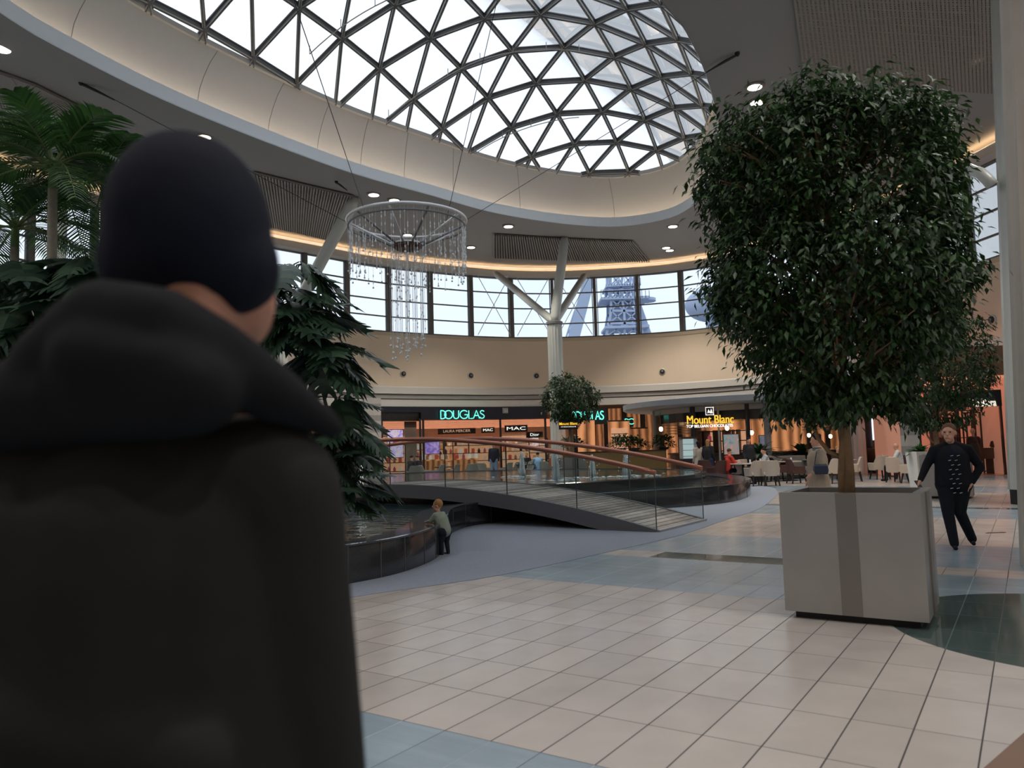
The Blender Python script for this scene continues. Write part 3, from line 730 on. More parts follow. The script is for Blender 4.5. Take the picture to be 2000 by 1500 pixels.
def ficus(name, label, loc, rz, R, z0, z1, nclus, nleaf, seed, leafL=.085, parent_px=None, holes=True, group=None, trunk_r=.065, ball=False):
    t = thing(name, label, 'tree', loc, rz, group=group); rnd = random.Random(seed); H = z1-z0
    mb = MB(); br = MB(); base = .90
    br.tube([(0, 0, base), (.02, .01, base+.35), (-.01, 0, z0+.1), (.03, .02, z0+H*.35), (0, 0, z0+H*.8)], [trunk_r*1.15, trunk_r*.9, trunk_r*.95, trunk_r*.6, .015], 12)
    br.tube([(trunk_r*.6, -.02, base), (trunk_r*.8, .02, base+.3), (trunk_r*.4, .03, z0+.2), (.12, .1, z0+H*.5)], [trunk_r*.8, trunk_r*.65, trunk_r*.5, .02], 10)
    br.tube([(-trunk_r*.7, .0, base), (-trunk_r*.6, -.03, base+.3), (.02, -.02, z0+.05)], [trunk_r*.75, trunk_r*.6, trunk_r*.4], 10)
    br.tube([(-.02, 0, base+.44), (-.12, -.03, base+.50), (-.20, -.05, base+.62), (-.27, -.06, base+.85), (-.38, -.1, base+1.15)], [trunk_r*.45, trunk_r*.4, trunk_r*.35, trunk_r*.3, .012], 8)
    cl = []
    while len(cl) < nclus:
        q = Vector((rnd.uniform(-1, 1), rnd.uniform(-1, 1), rnd.uniform(0, 1.0)))
        if ball:
            if (q.x**2+q.y**2+((q.z-.5)*2)**2) > 1: continue
        elif not inside_crown(q): continue
        edge = ball and (q.x**2+q.y**2+((q.z-.5)*2)**2) > .55 or (not ball and (not inside_crown((q.x*1.28, q.y*1.28, q.z)) or q.z > .86 or q.z < .12))
        if not edge and rnd.random() < .72: continue
        if noise.noise(Vector((q.x*2.1+seed, q.y*2.1, q.z*3.2))) < -.17 and rnd.random() < .8: continue
        cl.append(q)
    for q in cl:
        bump_ = 1+.10*noise.noise(Vector((q.x*1.7, q.y*1.7, q.z*2.5+seed)))
        c = Vector((q.x*R*bump_, q.y*R*bump_, z0+q.z*H*(1+.03*noise.noise(Vector((q.x*2, q.y*2, seed))))))
        out = Vector((q.x, q.y, (q.z-.4)*.8)); out.normalize()
        if rnd.random() < .14:
            st = Vector((q.x*R*.25, q.y*R*.25, max(z0+.25, c.z-.35*H*.4))); br.tube([st, st.lerp(c, .6)+Vector((0, 0, .05)), c], [.016, .011, .004], 5)
        for k in range(nleaf):
            d = (out*rnd.uniform(.1, 1)+Vector((rnd.uniform(-1, 1), rnd.uniform(-1, 1), rnd.uniform(-1.1, .35)))).normalized()
            if d.z > .2: d.z *= .3
            d = (d+Vector((0, 0, -.35))).normalized()
            p = c+Vector((rnd.gauss(0, .065), rnd.gauss(0, .065), rnd.gauss(0, .06)))*(R/.95)**.5
            n = (Vector((rnd.uniform(-.6, .6), rnd.uniform(-.6, .6), 1))+out*.5).normalized(); n = (n-d*n.dot(d)).normalized()
            L = leafL*rnd.uniform(.7, 1.25); leaf(mb, p, d, n, L, L*.42)
    br.build('trunk', M_STEM, t, smooth=True)
    mb.build('foliage', M_LEAF, t, smooth='leaf')
    return t
# big planter, corners read from the floor
pa = onz(1534, 1192, .06); pbb = onz(1816, 1217, .06); dv = (pbb-pa); PL = dv.length; ang = atan2(dv.y, dv.x)
nrm = Vector((-sin(ang), cos(ang), 0)); PW = .88; PH = 1.06
ctr = (pa+pbb)/2+nrm*PW/2; ctr.z = 0
pt1 = planter('large brushed steel planter box in the right foreground, holding the biggest tree', ctr, ang)
print('PL', PL, 'ctr', ctr)
tz = at(1690, 960, ctr.y)
ficus('potted_tree', 'biggest clipped leafy tree, growing from the steel planter in the foreground', (ctr.x-.08, ctr.y, 0), ang, 1.04, 1.73, 4.50, 1500, 26, 3, leafL=.088, trunk_r=.050)
PL2 = PL
p2 = onz(1851, 975, 0); planter('grey steel planter box behind the walking man', (p2.x+.3, p2.y+.5, 0), ang)
ficus('potted_tree', 'second clipped leafy tree, behind the walking man in the dark jacket', (p2.x+.1, p2.y+.5, 0), ang+.4, 1.22, 1.75, 4.45, 520, 20, 11, leafL=.13)
c = at(1112, 778, 33.5)
p3 = Vector((c.x, c.y, 0)); planter('steel planter box by the central column, mostly hidden by the bridge rail', (c.x, c.y, 0), .2)
ficus('potted_tree', 'small ball-clipped tree in front of the central column', (c.x, c.y, 0), 0, 1.25, c.z-1.12, c.z+1.12, 420, 15, 21, leafL=.15, ball=True, trunk_r=.1)

# ------------------------------------------------------------------ shop fronts
def wallray(x, off=0.0):
    d = ray(x, 860); d = Vector((d.x, d.y)).normalized(); best = None
    P = offset(WALL, off, False)
    for i in range(NW-1):
        a, b = P[i], P[i+1]; e = b-a; den = d.x*e.y-d.y*e.x
        if abs(den) < 1e-12: continue
        t = (a.x*e.y-a.y*e.x)/den; u = (a.x*d.y-a.y*d.x)/den
        if t > 0 and 0 <= u <= 1 and (best is None or t < best): best = t
    return d*(best or 50)
def wpt(x, y, off=0.0):
    p = wallray(x, off); return at(x, y, p.y)
def fac(mb, x0, x1, z0, z1, off=0.0, th=.12, n=None):
    n = n or max(2, int(abs(x1-x0)/14)+1)
    A_ = [wallray(x0+(x1-x0)*i/(n-1), off) for i in range(n)]; B_ = [wallray(x0+(x1-x0)*i/(n-1), off-th) for i in range(n)]
    mb.loft([[v3(p, z0) for p in A_], [v3(p, z1) for p in A_], [v3(p, z1) for p in B_], [v3(p, z0) for p in B_], [v3(p, z0) for p in A_]])
    k = len(mb.v); mb.add([v3(A_[0], z0), v3(A_[0], z1), v3(B_[0], z1), v3(B_[0], z0)], [(0, 1, 2, 3)]); mb.add([v3(A_[-1], z0), v3(A_[-1], z1), v3(B_[-1], z1), v3(B_[-1], z0)], [(0, 1, 2, 3)])
    return mb
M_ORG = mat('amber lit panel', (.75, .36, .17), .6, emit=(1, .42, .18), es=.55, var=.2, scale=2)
M_ORGD = mat('warm glowing wood', (.50, .22, .09), .5, emit=(1, .36, .10), es=.16, var=.25, scale=1.2)  # wood given its own glow, standing in for warm shop light
M_SHELF = mat('dark shelf', (.05, .03, .025), .5)
M_ST1 = mat('light stone stripe', (.52, .50, .48), .6); M_ST2 = mat('dark stone stripe', (.33, .32, .31), .6)
def stripes(label, x0, x1, top=4.67):
    t = thing('striped_pillar', label, 'pillar', (0, 0, 0), kind='structure'); a = MB(); b = MB(); n = 14
    for i in range(n): fac(a if i % 2 else b, x0, x1, i*top/n, (i+1)*top/n, .12, .5, 2)
    a.build('light_band', M_ST1, t); b.build('dark_band', M_ST2, t)
stripes('grey pillar of light and dark stone bands left of the perfume shop', 712, 745)
# left neighbour shop
sh = thing('shop_front', 'dark shop front with a bright vertical light behind the plant', 'shop front', (0, 0, 0), kind='structure')
fac(MB(), 560, 703, 0, 4.15, -.2, .1).build('panel', M_DARK, sh)
fac(MB(), 560, 676, 1.9, 3.4, -.12, .05).build('lit_panel', M_ORG, sh)
fac(MB(), 703, 708, .3, 4.1, -.1, .1, 2).build('light_tube', mat('white light tube', (1, 1, .95), .5, emit=(1, .96, .85), es=2.2), sh)
fac(MB(), 708, 712, 0, 4.15, 0, .2, 2).build('frame', M_STEEL, sh)
# perfume shop
dg = thing('shop_front', 'wide perfume shop front under a dark fascia with green letters', 'shop front', (0, 0, 0), kind='structure')
m = MB(); fac(m, 745, 1072, 3.86, 4.2, -.05, .2); fac(m, 823, 1070, 3.42, 3.9, -.05, .2); m.build('fascia', mat('navy fascia', (.012, .014, .026), .35), dg)
m = MB(); fac(m, 745, 823, 3.35, 3.88, -.5, .1); m.build('upper_panel', mat('dark grey panel', (.06, .055, .055), .5), dg)
m = MB()
for x in (746, 821, 827, 978, 1066): fac(m, x-2.2, x+2.2, 0, 3.45, -.05, .14, 2)
m.build('post', M_BLACK, dg)
m = MB(); fac(m, 829, 975, .0, 3.4, -.15, .012); fac(m, 981, 1064, .0, 3.4, -.15, .012); fac(m, 748, 819, 0, 3.8, -.15, .012); m.build('shop_glass', M_RAILG, dg)
m = MB()
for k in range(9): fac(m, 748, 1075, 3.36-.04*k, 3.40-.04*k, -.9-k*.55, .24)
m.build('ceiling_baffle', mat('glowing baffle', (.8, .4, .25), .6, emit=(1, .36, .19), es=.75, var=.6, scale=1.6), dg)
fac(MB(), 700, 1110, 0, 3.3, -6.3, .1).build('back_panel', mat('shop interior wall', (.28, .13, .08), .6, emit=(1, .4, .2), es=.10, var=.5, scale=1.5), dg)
fac(MB(), 790, 814, 0, 3.0, -1.4, .6, 2).build('pillar', mat('white shop pillar', (.6, .52, .46), .5), dg)
fac(MB(), 790, 814, 3.0, 4.1, -1.4, .6, 2).build('pillar_head', mat('dark grey panel', (.06, .055, .055), .5), dg)
# neon letters
M_NEON = mat('teal neon', (.1, .7, .55), .4, emit=(.16, .95, .72), es=1.5)
def strokes(ch):
    A2 = [(cos(t), sin(t)) for t in [i*pi/12 for i in range(-12, 13)]]
    if ch == 'D': return [[(0, 0), (0, 1)], [(0, 1), (.18, 1)]+[(.18+.42*cos(a), .5+.5*sin(a)) for a in [pi/2-i*pi/14 for i in range(15)]]+[(0, 0)]]
    if ch == 'O': return [[(.45+.45*cos(2*pi*i/24), .5+.5*sin(2*pi*i/24)) for i in range(25)]]
    if ch == 'U': return [[(0, 1), (0, .35)]+[(.3-.3*cos(pi*i/12), .32-.32*sin(pi*i/12)) for i in range(13)]+[(.6, 1)]]
    if ch == 'G': return [[(.5+.48*cos(a), .5+.5*sin(a)) for a in [pi/4+i*(3*pi/2)/20 for i in range(21)]]+[(.92, .48), (.55, .48)]]
    if ch == 'L': return [[(0, 1), (0, 0), (.45, 0)]]
    if ch == 'A': return [[(0, 0), (.36, 1), (.72, 0)], [(.14, .36), (.58, .36)]]
    if ch == 'S': return [[(.5, .86), (.38, .97), (.2, .98), (.05, .84), (.08, .66), (.25, .54), (.42, .44), (.52, .28), (.45, .08), (.25, 0), (.05, .05), (-.02, .18)]]
    if ch == 'C': return [[(.5+.48*cos(a), .5+.5*sin(a)) for a in [pi/4+i*(3*pi/2)/20 for i in range(21)]]]
WD = {'D': .45, 'O': 1.02, 'U': .74, 'G': 1.05, 'L': .55, 'A': .78, 'S': .6, 'C': .7}
def neon(root, word, p0, p1, h, r=.03, m=M_NEON):
    p0 = Vector(p0); p1 = Vector(p1); d = (p1-p0); tot = sum(WD[c] for c in word)-.08; s = d.length/tot; d.normalize(); x = 0; out = None
    for c in word:
        mb = MB()
        for st in strokes(c): mb.tube([p0+d*((x+q[0])*s)+Vector((0, 0, q[1]*h)) for q in st], r, 6)
        mb.build('letter', m, root); x += WD[c]
    return out
sg = thing('shop_sign', 'teal neon sign reading DOUGLAS on the dark fascia left of the central column', 'sign', (0, 0, 0))
a = wpt(861, 818, .14); b = wpt(946, 817, .14); neon(sg, 'DOUGLAS', a, b, .50, .028)
m = MB(); fac(m, 859, 949, a.z-.04, a.z+.56, .02, .04); m.build('backboard', mat('navy fascia', (.012, .014, .026), .35), sg)
n51 = thing('number_sign', 'small grey square sign reading 51 beside the green shop letters', 'sign', (0, 0, 0))
fac(MB(), 983, 994, 3.78, 4.12, .06, .05, 2).build('plate', mat('grey plate', (.3, .3, .31), .5), n51)
q = wpt(988.5, 803, .11); text('digits', '51', M_WHITE, q, (pi/2, 0, 0), .26, n51, .01)
# lit pictures
def poster(name, label, x0, x1, z0, z1, off, cols, parent=None, es=.7, seed=0):
    t = thing(name, label, 'screen' if 'screen' in name else 'poster', (0, 0, 0))
    key = 'picture %s %d' % (name, seed); m = bpy.data.materials.new(key); m.use_nodes = True; N, L = m.node_tree.nodes, m.node_tree.links; b = N['Principled BSDF']
    tc_ = N.new('ShaderNodeTexCoord'); n = N.new('ShaderNodeTexNoise'); n.inputs['Scale'].default_value = 2.4; n.inputs['Detail'].default_value = 2; n.inputs['Distortion'].default_value = 1.5
    mp = N.new('ShaderNodeMapping'); mp.inputs['Location'].default_value = (seed, seed*2, 0); L.new(tc_.outputs['Object'], mp.inputs[0]); L.new(mp.outputs[0], n.inputs['Vector'])
    r = N.new('ShaderNodeValToRGB'); 
    while len(r.color_ramp.elements) < len(cols): r.color_ramp.elements.new(.5)
    for i, c in enumerate(cols): r.color_ramp.elements[i].position = .32+.36*i/(len(cols)-1); r.color_ramp.elements[i].color = tuple(c)+(1,)
    L.new(n.outputs['Fac'], r.inputs[0]); L.new(r.outputs[0], b.inputs['Base Color']); L.new(r.outputs[0], b.inputs['Emission Color']); b.inputs['Emission Strength'].default_value = es
    if isinstance(off, Vector) or off > 5:
        Y = off; p0, p1 = at(x0, z1, Y), at(x1, z0, Y); MB().box(((p0.x+p1.x)/2, Y, (p0.z+p1.z)/2), (abs(p1.x-p0.x), .03, abs(p0.z-p1.z))).build('print', m, t)
        MB().box(((p0.x+p1.x)/2, Y+.03, (p0.z+p1.z)/2), (abs(p1.x-p0.x)+.05, .03, abs(p0.z-p1.z)+.05)).build('board', M_BLACK, t)
        return t
    fac(MB(), x0, x1, z0, z1, off, .03, 2).build('print', m, t); fac(MB(), x0-.7, x1+.7, z0-.03, z1+.03, off-.03, .05, 2).build('frame', M_BLACK, t)
    return t
PUR = [(.35, .2, .75), (.62, .5, .85), (.85, .65, .72), (.55, .38, .62)]
ps = poster('advertising_screen', 'tall lilac portrait screen in the perfume shop, left of its white pillar', 757, 787, 1.2, 2.85, -.8, PUR, seed=1)
m = MB(); q0, q1 = wallray(765, -.72), wallray(781, -.72)
for k in range(2): m.ball(v3(q0.lerp(q1, .5), 2.05+.04*k), (.32-.06*k, .03, .07), 12, 6)
m.build('lips', mat('red lips print', (.45, .02, .05), .5, emit=(.6, .03, .08), es=.4), ps)
poster('advertising_screen', 'small violet screen right of the white pillar in the perfume shop', 830, 858, 1.35, 2.15, -2.0, [(.2, .12, .55), (.42, .28, .8), (.75, .55, .85)], seed=4)
poster('advertising_poster', 'pink cosmetics poster at the right end of the perfume shop', 1034, 1052, 1.5, 2.2, -2.0, [(.9, .5, .42), (.95, .8, .75), (.6, .15, .15)], seed=6)
def woodlit(m, dens):
    N, L = m.node_tree.nodes, m.node_tree.links; b = N['Principled BSDF']; t = N.new('ShaderNodeTexCoord'); w = N.new('ShaderNodeTexWave'); w.inputs['Scale'].default_value = dens; w.inputs['Distortion'].default_value = 2.0; w.inputs['Detail'].default_value = 3
    r = N.new('ShaderNodeValToRGB'); r.color_ramp.elements[0].color = (.20, .075, .028, 1); r.color_ramp.elements[1].color = (.74, .31, .13, 1); L.new(t.outputs['Object'], w.inputs['Vector']); L.new(w.outputs['Fac'], r.inputs[0]); L.new(r.outputs[0], b.inputs['Base Color']); L.new(r.outputs[0], b.inputs['Emission Color'])
woodlit(M_ORG, .55); woodlit(M_ORGD, .9)  # grain also drives the emission, so the panels look lit
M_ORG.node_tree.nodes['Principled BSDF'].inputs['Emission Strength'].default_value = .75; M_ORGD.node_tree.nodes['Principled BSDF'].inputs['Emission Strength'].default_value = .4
def lsign(label, body, x, y, off, h, m, xs=1.0):
    q = wpt(x, y, off); t = thing('brand_sign', label, 'sign', q)
    text('letters', body, m, (0, -.03, 0), (pi/2, 0, 0), h, t, .01, xs=xs); w = len(body)*h*.36*xs
    MB().box((0, .03, 0), (2*w+.2, .04, h*1.5)).build('board', M_BLACK, t); return t
M_LET = mat('white lit lettering', (.9, .88, .85), .5, emit=(1, .93, .85), es=1.3)
M_LETO = mat('dim lettering', (.7, .5, .4), .5, emit=(1, .6, .42), es=.5)
lsign('dark sign reading LAURA MERCIER inside the perfume shop', 'LAURA MERCIER', 892, 842, -2.2, .24, M_LETO)
lsign('small white MAC sign beside the LAURA MERCIER sign', 'MAC', 953, 840, -2.2, .24, M_LET, 1.3)
lsign('larger white MAC sign in the right window of the perfume shop', 'MAC', 1008, 837, -1.0, .30, M_LET, 2.0)
lsign('white Dior sign below the larger MAC sign', 'Dior', 1044, 849, -1.2, .26, M_LET, 1.2)
# shelf units + goods
GOODCOL = [(.62, .10, .06), (.8, .75, .68), (.75, .35, .15), (.1, .05, .04), (.85, .6, .45), (.5, .08, .12), (.9, .85, .8), (.32, .16, .10)]
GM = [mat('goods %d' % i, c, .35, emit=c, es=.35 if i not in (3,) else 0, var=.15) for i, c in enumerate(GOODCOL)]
goods0 = []
for i, gm in enumerate(GM):
    if i % 2:
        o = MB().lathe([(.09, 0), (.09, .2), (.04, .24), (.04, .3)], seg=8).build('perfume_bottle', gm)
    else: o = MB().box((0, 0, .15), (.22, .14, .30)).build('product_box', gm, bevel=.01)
    goods0.append(o)
gcount = [0]*len(GM); ORD = ['first', 'second', 'third', 'fourth', 'fifth', 'sixth', 'seventh', 'eighth', 'ninth']
COLN = ['red', 'off-white', 'orange', 'black', 'peach', 'crimson', 'white', 'brown']
def good(i, p, rz, lab, grp):
    o = goods0[i]
    if gcount[i]: o = goods0[i].copy(); COL.objects.link(o)
    gcount[i] += 1; o.location = p; o.rotation_euler = (0, 0, rz)
    tag(o, COLN[i]+(' bottle ' if i % 2 else ' carton ')+lab, 'bottle' if i % 2 else 'box', grp); return o
rg = random.Random(12)
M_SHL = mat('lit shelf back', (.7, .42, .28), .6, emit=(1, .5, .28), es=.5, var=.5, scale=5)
def shelfunit(label, p, rz, w, h, ns, lab, grp, fill=.8, m=M_SHELF):
    t = thing('display_shelf', label, 'shelf', v3(p, 0), rz)
    MB().box((0, .2, h/2), (w, .05, h)).build('back_panel', M_SHL, t)
    m1 = MB()
    for s in (-1, 1): m1.box((s*w/2, 0, h/2), (.06, .42, h))
    m1.build('side_panel', m, t)
    R = Matrix.Rotation(rz, 3, 'Z')
    for k in range(ns+1):
        z = .25+k*(h-.3)/ns; MB().box((0, 0, z), (w, .42, .045)).build('shelf_board', m, t)
        if k < ns:
            n = int(w/.34)
            for i in range(n):
                if rg.random() < fill: good(rg.randrange(8), R @ Vector((-w/2+.2+i*(w-.4)/max(1, n-1), -.05, z+.0225))+Vector((p[0], p[1], 0)), rz, '%s on the %s shelf %s' % (ORD[i], ('bottom', 'second', 'third', 'top')[k], lab), grp)
    return t
k = 0
for x, off, w, h, lb in [(838, -4.4, 1.9, 2.1, 'left of the LAURA MERCIER sign'), (885, -4.6, 2.1, 2.4, 'beneath the LAURA MERCIER sign'), (935, -4.4, 2.0, 2.4, 'beneath the small MAC sign'), (1006, -3.4, 1.9, 2.5, 'beneath the larger MAC sign'), (1048, -3.6, 1.5, 2.2, 'by the pink poster'), (770, -4.6, 1.9, 2.6, 'behind the lilac portrait screen')]:
    p = wallray(x, off); shelfunit('lit cosmetics shelf in the perfume shop, '+lb, p, 0, w, h, 4, lb, 'cosmetics on the shelf '+lb, .75)
def table_disp(x, off, lb):
    p = wallray(x, off); t = thing('display_table', 'low orange lit display table '+lb, 'table', v3(p, 0))
    MB().box((0, 0, .95), (1.9, .9, .08)).build('table_top', M_ORG, t); MB().box((0, 0, .47), (1.7, .75, .9)).build('base', M_ORGD, t)
    for i in range(9): good(rg.randrange(8), Vector((p.x-.8+i*.2, p.y+rg.uniform(-.25, .2), .99)), 0, ORD[i]+' on the table '+lb, 'goods on the display table '+lb)
table_disp(846, -1.3, 'below the small violet screen'); table_disp(905, -1.6, 'in the middle of the perfume shop')
# recess right of the column: brown soffit, second sign, wood wall
rec = thing('shop_recess', 'warm wood lined recess behind the round kiosk', 'shop front', (0, 0, 0), kind='structure')
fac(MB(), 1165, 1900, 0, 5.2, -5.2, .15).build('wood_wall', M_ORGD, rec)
m = MB()
for i in range(17): fac(m, 1180+i*36, 1190+i*36, .0, 4.4, -5.0, .15, 2)
m.build('dark_post', M_SHELF, rec)
m = MB()
for i in (3, 5, 7, 9, 11, 13): fac(m, 1192+i*36, 1214+i*36, .6, 3.6, -5.05, .1, 2)
m.build('lit_panel', M_ORG, rec)
m = MB(); fac(m, 1100, 1900, 4.3, 4.95, -2.5, .2); m.build('bulkhead', mat('brown bulkhead', (.22, .12, .07), .6), rec)
s2 = thing('shop_sign', 'second teal DOUGLAS sign partly hidden behind the ball-shaped tree', 'sign', (0, 0, 0))
a = at(1118, 821, 42); b = at(1179, 819, 42); neon(s2, 'DOUGLAS', a, b, .46, .03)
MB().box(((a.x+b.x)/2, 42.1, a.z+.2), (b.x-a.x+.4, .1, .9)).build('backboard', M_BLACK, s2)
MB().box(((a.x+b.x)/2, 42.3, a.z/2), (.3, .2, a.z)).build('support_post', M_SHELF, s2)
s3 = thing('shop_sign', 'small black board with teal DG letters right of the second DOUGLAS sign', 'sign', (0, 0, 0))
a = at(1218, 815, 38); b = at(1237, 833, 38); MB().box(((a.x+b.x)/2, 38, (a.z+b.z)/2), (b.x-a.x, .06, a.z-b.z)).build('board', M_BLACK, s3)
neon(s3, 'DC', Vector((a.x+.06, 37.94, b.z+.12)), Vector((b.x-.05, 37.94, b.z+.12)), .26, .018)
MB().box(((a.x+b.x)/2+.1, 38.1, b.z/2), (.06, .06, b.z)).build('pole', M_BLACK, s3)
# hanging board "Mount Blanc"
hs = thing('hanging_sign', 'small black hanging board with yellow Mount Blanc lettering left of the kiosk', 'sign', (0, 0, 0))
a = at(1091, 821, 33); b = at(1129, 838, 33); MB().box(((a.x+b.x)/2, 33, (a.z+b.z)/2), (b.x-a.x, .07, a.z-b.z)).build('board', M_BLACK, hs)
M_YEL = mat('yellow lit lettering', (.9, .6, .08), .5, emit=(1, .56, .04), es=1.0)
text('lettering', 'Mount Blanc', M_YEL, ((a.x+b.x)/2, 32.95, (a.z+b.z)/2+.04), (pi/2, 0, 0), .155, hs, .01, bold=.003)
text('small_lettering', 'TOP BELGIAN CHOCOLATES', M_LET, ((a.x+b.x)/2, 32.95, (a.z+b.z)/2-.09), (pi/2, 0, 0), .05, hs, .005)
MB().box((b.x-.06, 33.1, a.z/2), (.05, .05, a.z)).build('pole', M_BLACK, hs)
# planter wall with orange cabinets behind the fountain
lw = thing('planter_wall', 'low amber coloured wall behind the fountain jets', 'wall', (0, 0, 0))
P0 = at(1098, 905, 35.2); P1 = at(1300, 905, 35.8)
MB().beam((P0.x, P0.y, .62), (P1.x, P1.y, .62), .35, 1.24).build('wall_body', mat('amber wall', (.44, .27, .10), .6, var=.1), lw)
MB().beam((P0.x, P0.y, 1.26), (P1.x, P1.y, 1.26), .45, .05).build('capping', M_SHELF, lw)
def cabinet(lb, x0, x1, y0, Y, m, shelves=0):
    a = at(x0, y0, Y); b = at(x1, y0, Y); w = b.x-a.x; h = a.z; t = thing('wood_cabinet', lb, 'cabinet', ((a.x+b.x)/2, Y, 0))
    MB().box((0, 0, h/2), (w, .5, h)).build('body', m, t); MB().box((0, 0, h+.03), (w+.06, .56, .06)).build('top', M_SHELF, t)
    MB().box((0, -.26, h*.5), (.02, .02, h*.96)).build('door_gap', M_SHELF, t)
    if shelves:
        MB().box((0, -.27, h*.68), (w*.8, .03, h*.4)).build('lit_niche', M_SHL, t)
        for s in range(3): MB().box((0, -.3, h*(.52+.13*s)), (w*.8, .1, .03)).build('shelf_board', M_SHELF, t)
cabinet('tall orange wood cabinet beside the hanging chocolate board', 1128, 1160, 822, 36.5, M_ORG)
cabinet('orange cabinet with a lit niche of glasses left of the kiosk', 1188, 1228, 824, 36.6, M_ORG, 1)
cabinet('narrow orange cabinet just left of the kiosk column', 1232, 1262, 838, 37, M_ORGD)

# ------------------------------------------------------------------ round kiosk
KC = Vector((11.6, 37.2)); KR = 6.2
ki = thing('kiosk', 'round chocolate kiosk under a grey disc roof', 'kiosk', (KC.x, KC.y, 0))
MB().lathe([(KR-.1, 3.16), (KR, 3.22), (KR, 3.46), (KR-.25, 3.50), (.1, 3.52)], seg=64).build('roof', mat('kiosk roof grey', (.34, .36, .39), .5), ki)
MB().lathe([(4.7, 2.92), (4.7, 3.15)], seg=48).build('header_ring', mat('kiosk header', (.42, .41, .40), .5), ki)
KG = 4.65
def kang(x): # angle on kiosk circle whose pixel column is x (near side)
    d = ray(x, 860); d = Vector((d.x, d.y)).normalized(); c = KC; bq = d.dot(c); disc = KG*KG-(c.length_squared-bq*bq)
    t = bq-sqrt(max(0, disc)); p = d*t-c; return atan2(p.y, p.x)
for x, r, m in ((1282, .14, mat('kiosk post grey', (.30, .31, .33), .5)), (1356, .15, M_DARK), (1405, .045, M_STEELL), (1462, .10, M_DARK), (1500, .14, mat('kiosk post grey', (.3, .31, .33), .5))):
    a = kang(x); MB().lathe([(r, 0), (r, 3.15)], (KG*cos(a), KG*sin(a), 0), 12).build('post', m, ki)
a0, a1 = kang(1284), kang(1402)
m = MB(); n = 14; A_ = [(a0+(a1-a0)*i/n) for i in range(n+1)]
m.loft([[(KG*cos(a), KG*sin(a), 2.0) for a in A_], [(KG*cos(a), KG*sin(a), 2.95) for a in A_]]); m.build('upper_glass', M_RAILG, ki)
m = MB()
for z in (2.08, 2.22, 2.36, 2.50):
    pts = [((KG+.25)*cos(a), (KG+.25)*sin(a), z) for a in [a0-.5+(a1+.6-a0+.9)*i/20 for i in range(21)]]; m.tube(pts, .018, 5)
m.build('cable_rod', M_STEELL, ki)
MB().lathe([(4.45, 2.50), (4.45, 2.95)], seg=48).build('dark_header', mat('smoked header', (.035, .03, .035), .15), ki)
MB().lathe([(4.0, 0), (4.0, 1.0), (4.1, 1.02), (4.1, 1.08), (3.6, 1.08)], seg=40).build('counter', mat('dark brown counter', (.07, .035, .025), .4), ki)
MB().lathe([(3.3, 2.7), (3.3, 2.95)], seg=40).build('lit_ceiling_ring', mat('kiosk amber light', (.9, .4, .2), .6, emit=(1, .4, .16), es=.6, var=.5, scale=1), ki)
MB().lathe([(2.2, 0), (2.2, 2.9)], seg=32).build('core_wall', M_ORG, ki)
for i in range(5):
    x = 1300+i*32; a = kang(x); p = KC+Vector((cos(a), sin(a)))*2.75
    shelfunit('lit kiosk shelf of sweets, number %s from the left' % ['one', 'two', 'three', 'four', 'five'][i], p, a+pi/2, .66, 2.1, 4, 'in the %s kiosk unit' % ['first', 'second', 'third', 'fourth', 'fifth'][i], 'sweets on the kiosk shelves', .7)
ks = thing('shop_sign', 'large yellow Mount Blanc letters on cables in front of the kiosk', 'sign', (0, 0, 0))
q = at(1387, 820, KC.y-KG-.45); text('lettering', 'Mount Blanc', M_YEL, q, (pi/2, 0, 0),   .50, ks, .03, bold=.0, xs=.78)
q = at(1386, 832, KC.y-KG-.45); text('small_lettering', 'TOP BELGIAN CHOCOLATES', M_LET, q, (pi/2, 0, 0), .17, ks, .015, xs=.88)
m = MB(); e0 = at(1338, 826, KC.y-KG-.42); e1 = at(1434, 826, KC.y-KG-.42)
m.tube([e0, e1], .015, 5); m.build('carrier_rod', M_STEELL, ks)
lg = thing('logo_sign', 'square black and white mountain logo above the yellow letters', 'sign', (0, 0, 0))
q = at(1386, 803, KC.y-KG-.45); MB().box(q, (.36, .05, .36)).build('plate', M_BLACK, lg)
m = MB()
for s in ((-.17, -.15, -.15, .17), (.15, -.15, .17, .17), (0, .155, .34, .02), (0, -.155, .34, .02)): m.box(q+Vector((s[0], -.03, s[1] if s[0] == 0 else 0)), (s[2] if s[0] == 0 else .02, .01, s[3] if s[0] == 0 else .33))
m.build('border', M_LET, lg)
m = MB(); 
for pts in (((-.11, -.09), (-.05, .08), (.0, -.05)), ((-.01, -.09), (.06, .10), (.12, -.09))):
    m.add([q+Vector((x, -.035, z)) for x, z in pts]+[q+Vector((x, -.028, z)) for x, z in pts], [(0, 1, 2), (3, 5, 4), (0, 3, 4, 1), (1, 4, 5, 2), (2, 5, 3, 0)])
m.build('peaks', M_LET, lg)
poster('hanging_poster', 'pale blue poster hanging in front of the kiosk', 1413, 1444, 887, 849, 31.2, [(.18, .34, .40), (.42, .56, .62), (.75, .45, .40), (.70, .78, .80)], es=.12, seed=3)
poster('hanging_poster', 'pale violet poster behind the dark potted plant right of the kiosk', 1483, 1501, 872, 851, 33.5, [(.4, .42, .6), (.55, .58, .75), (.3, .3, .45)], es=.15, seed=9)
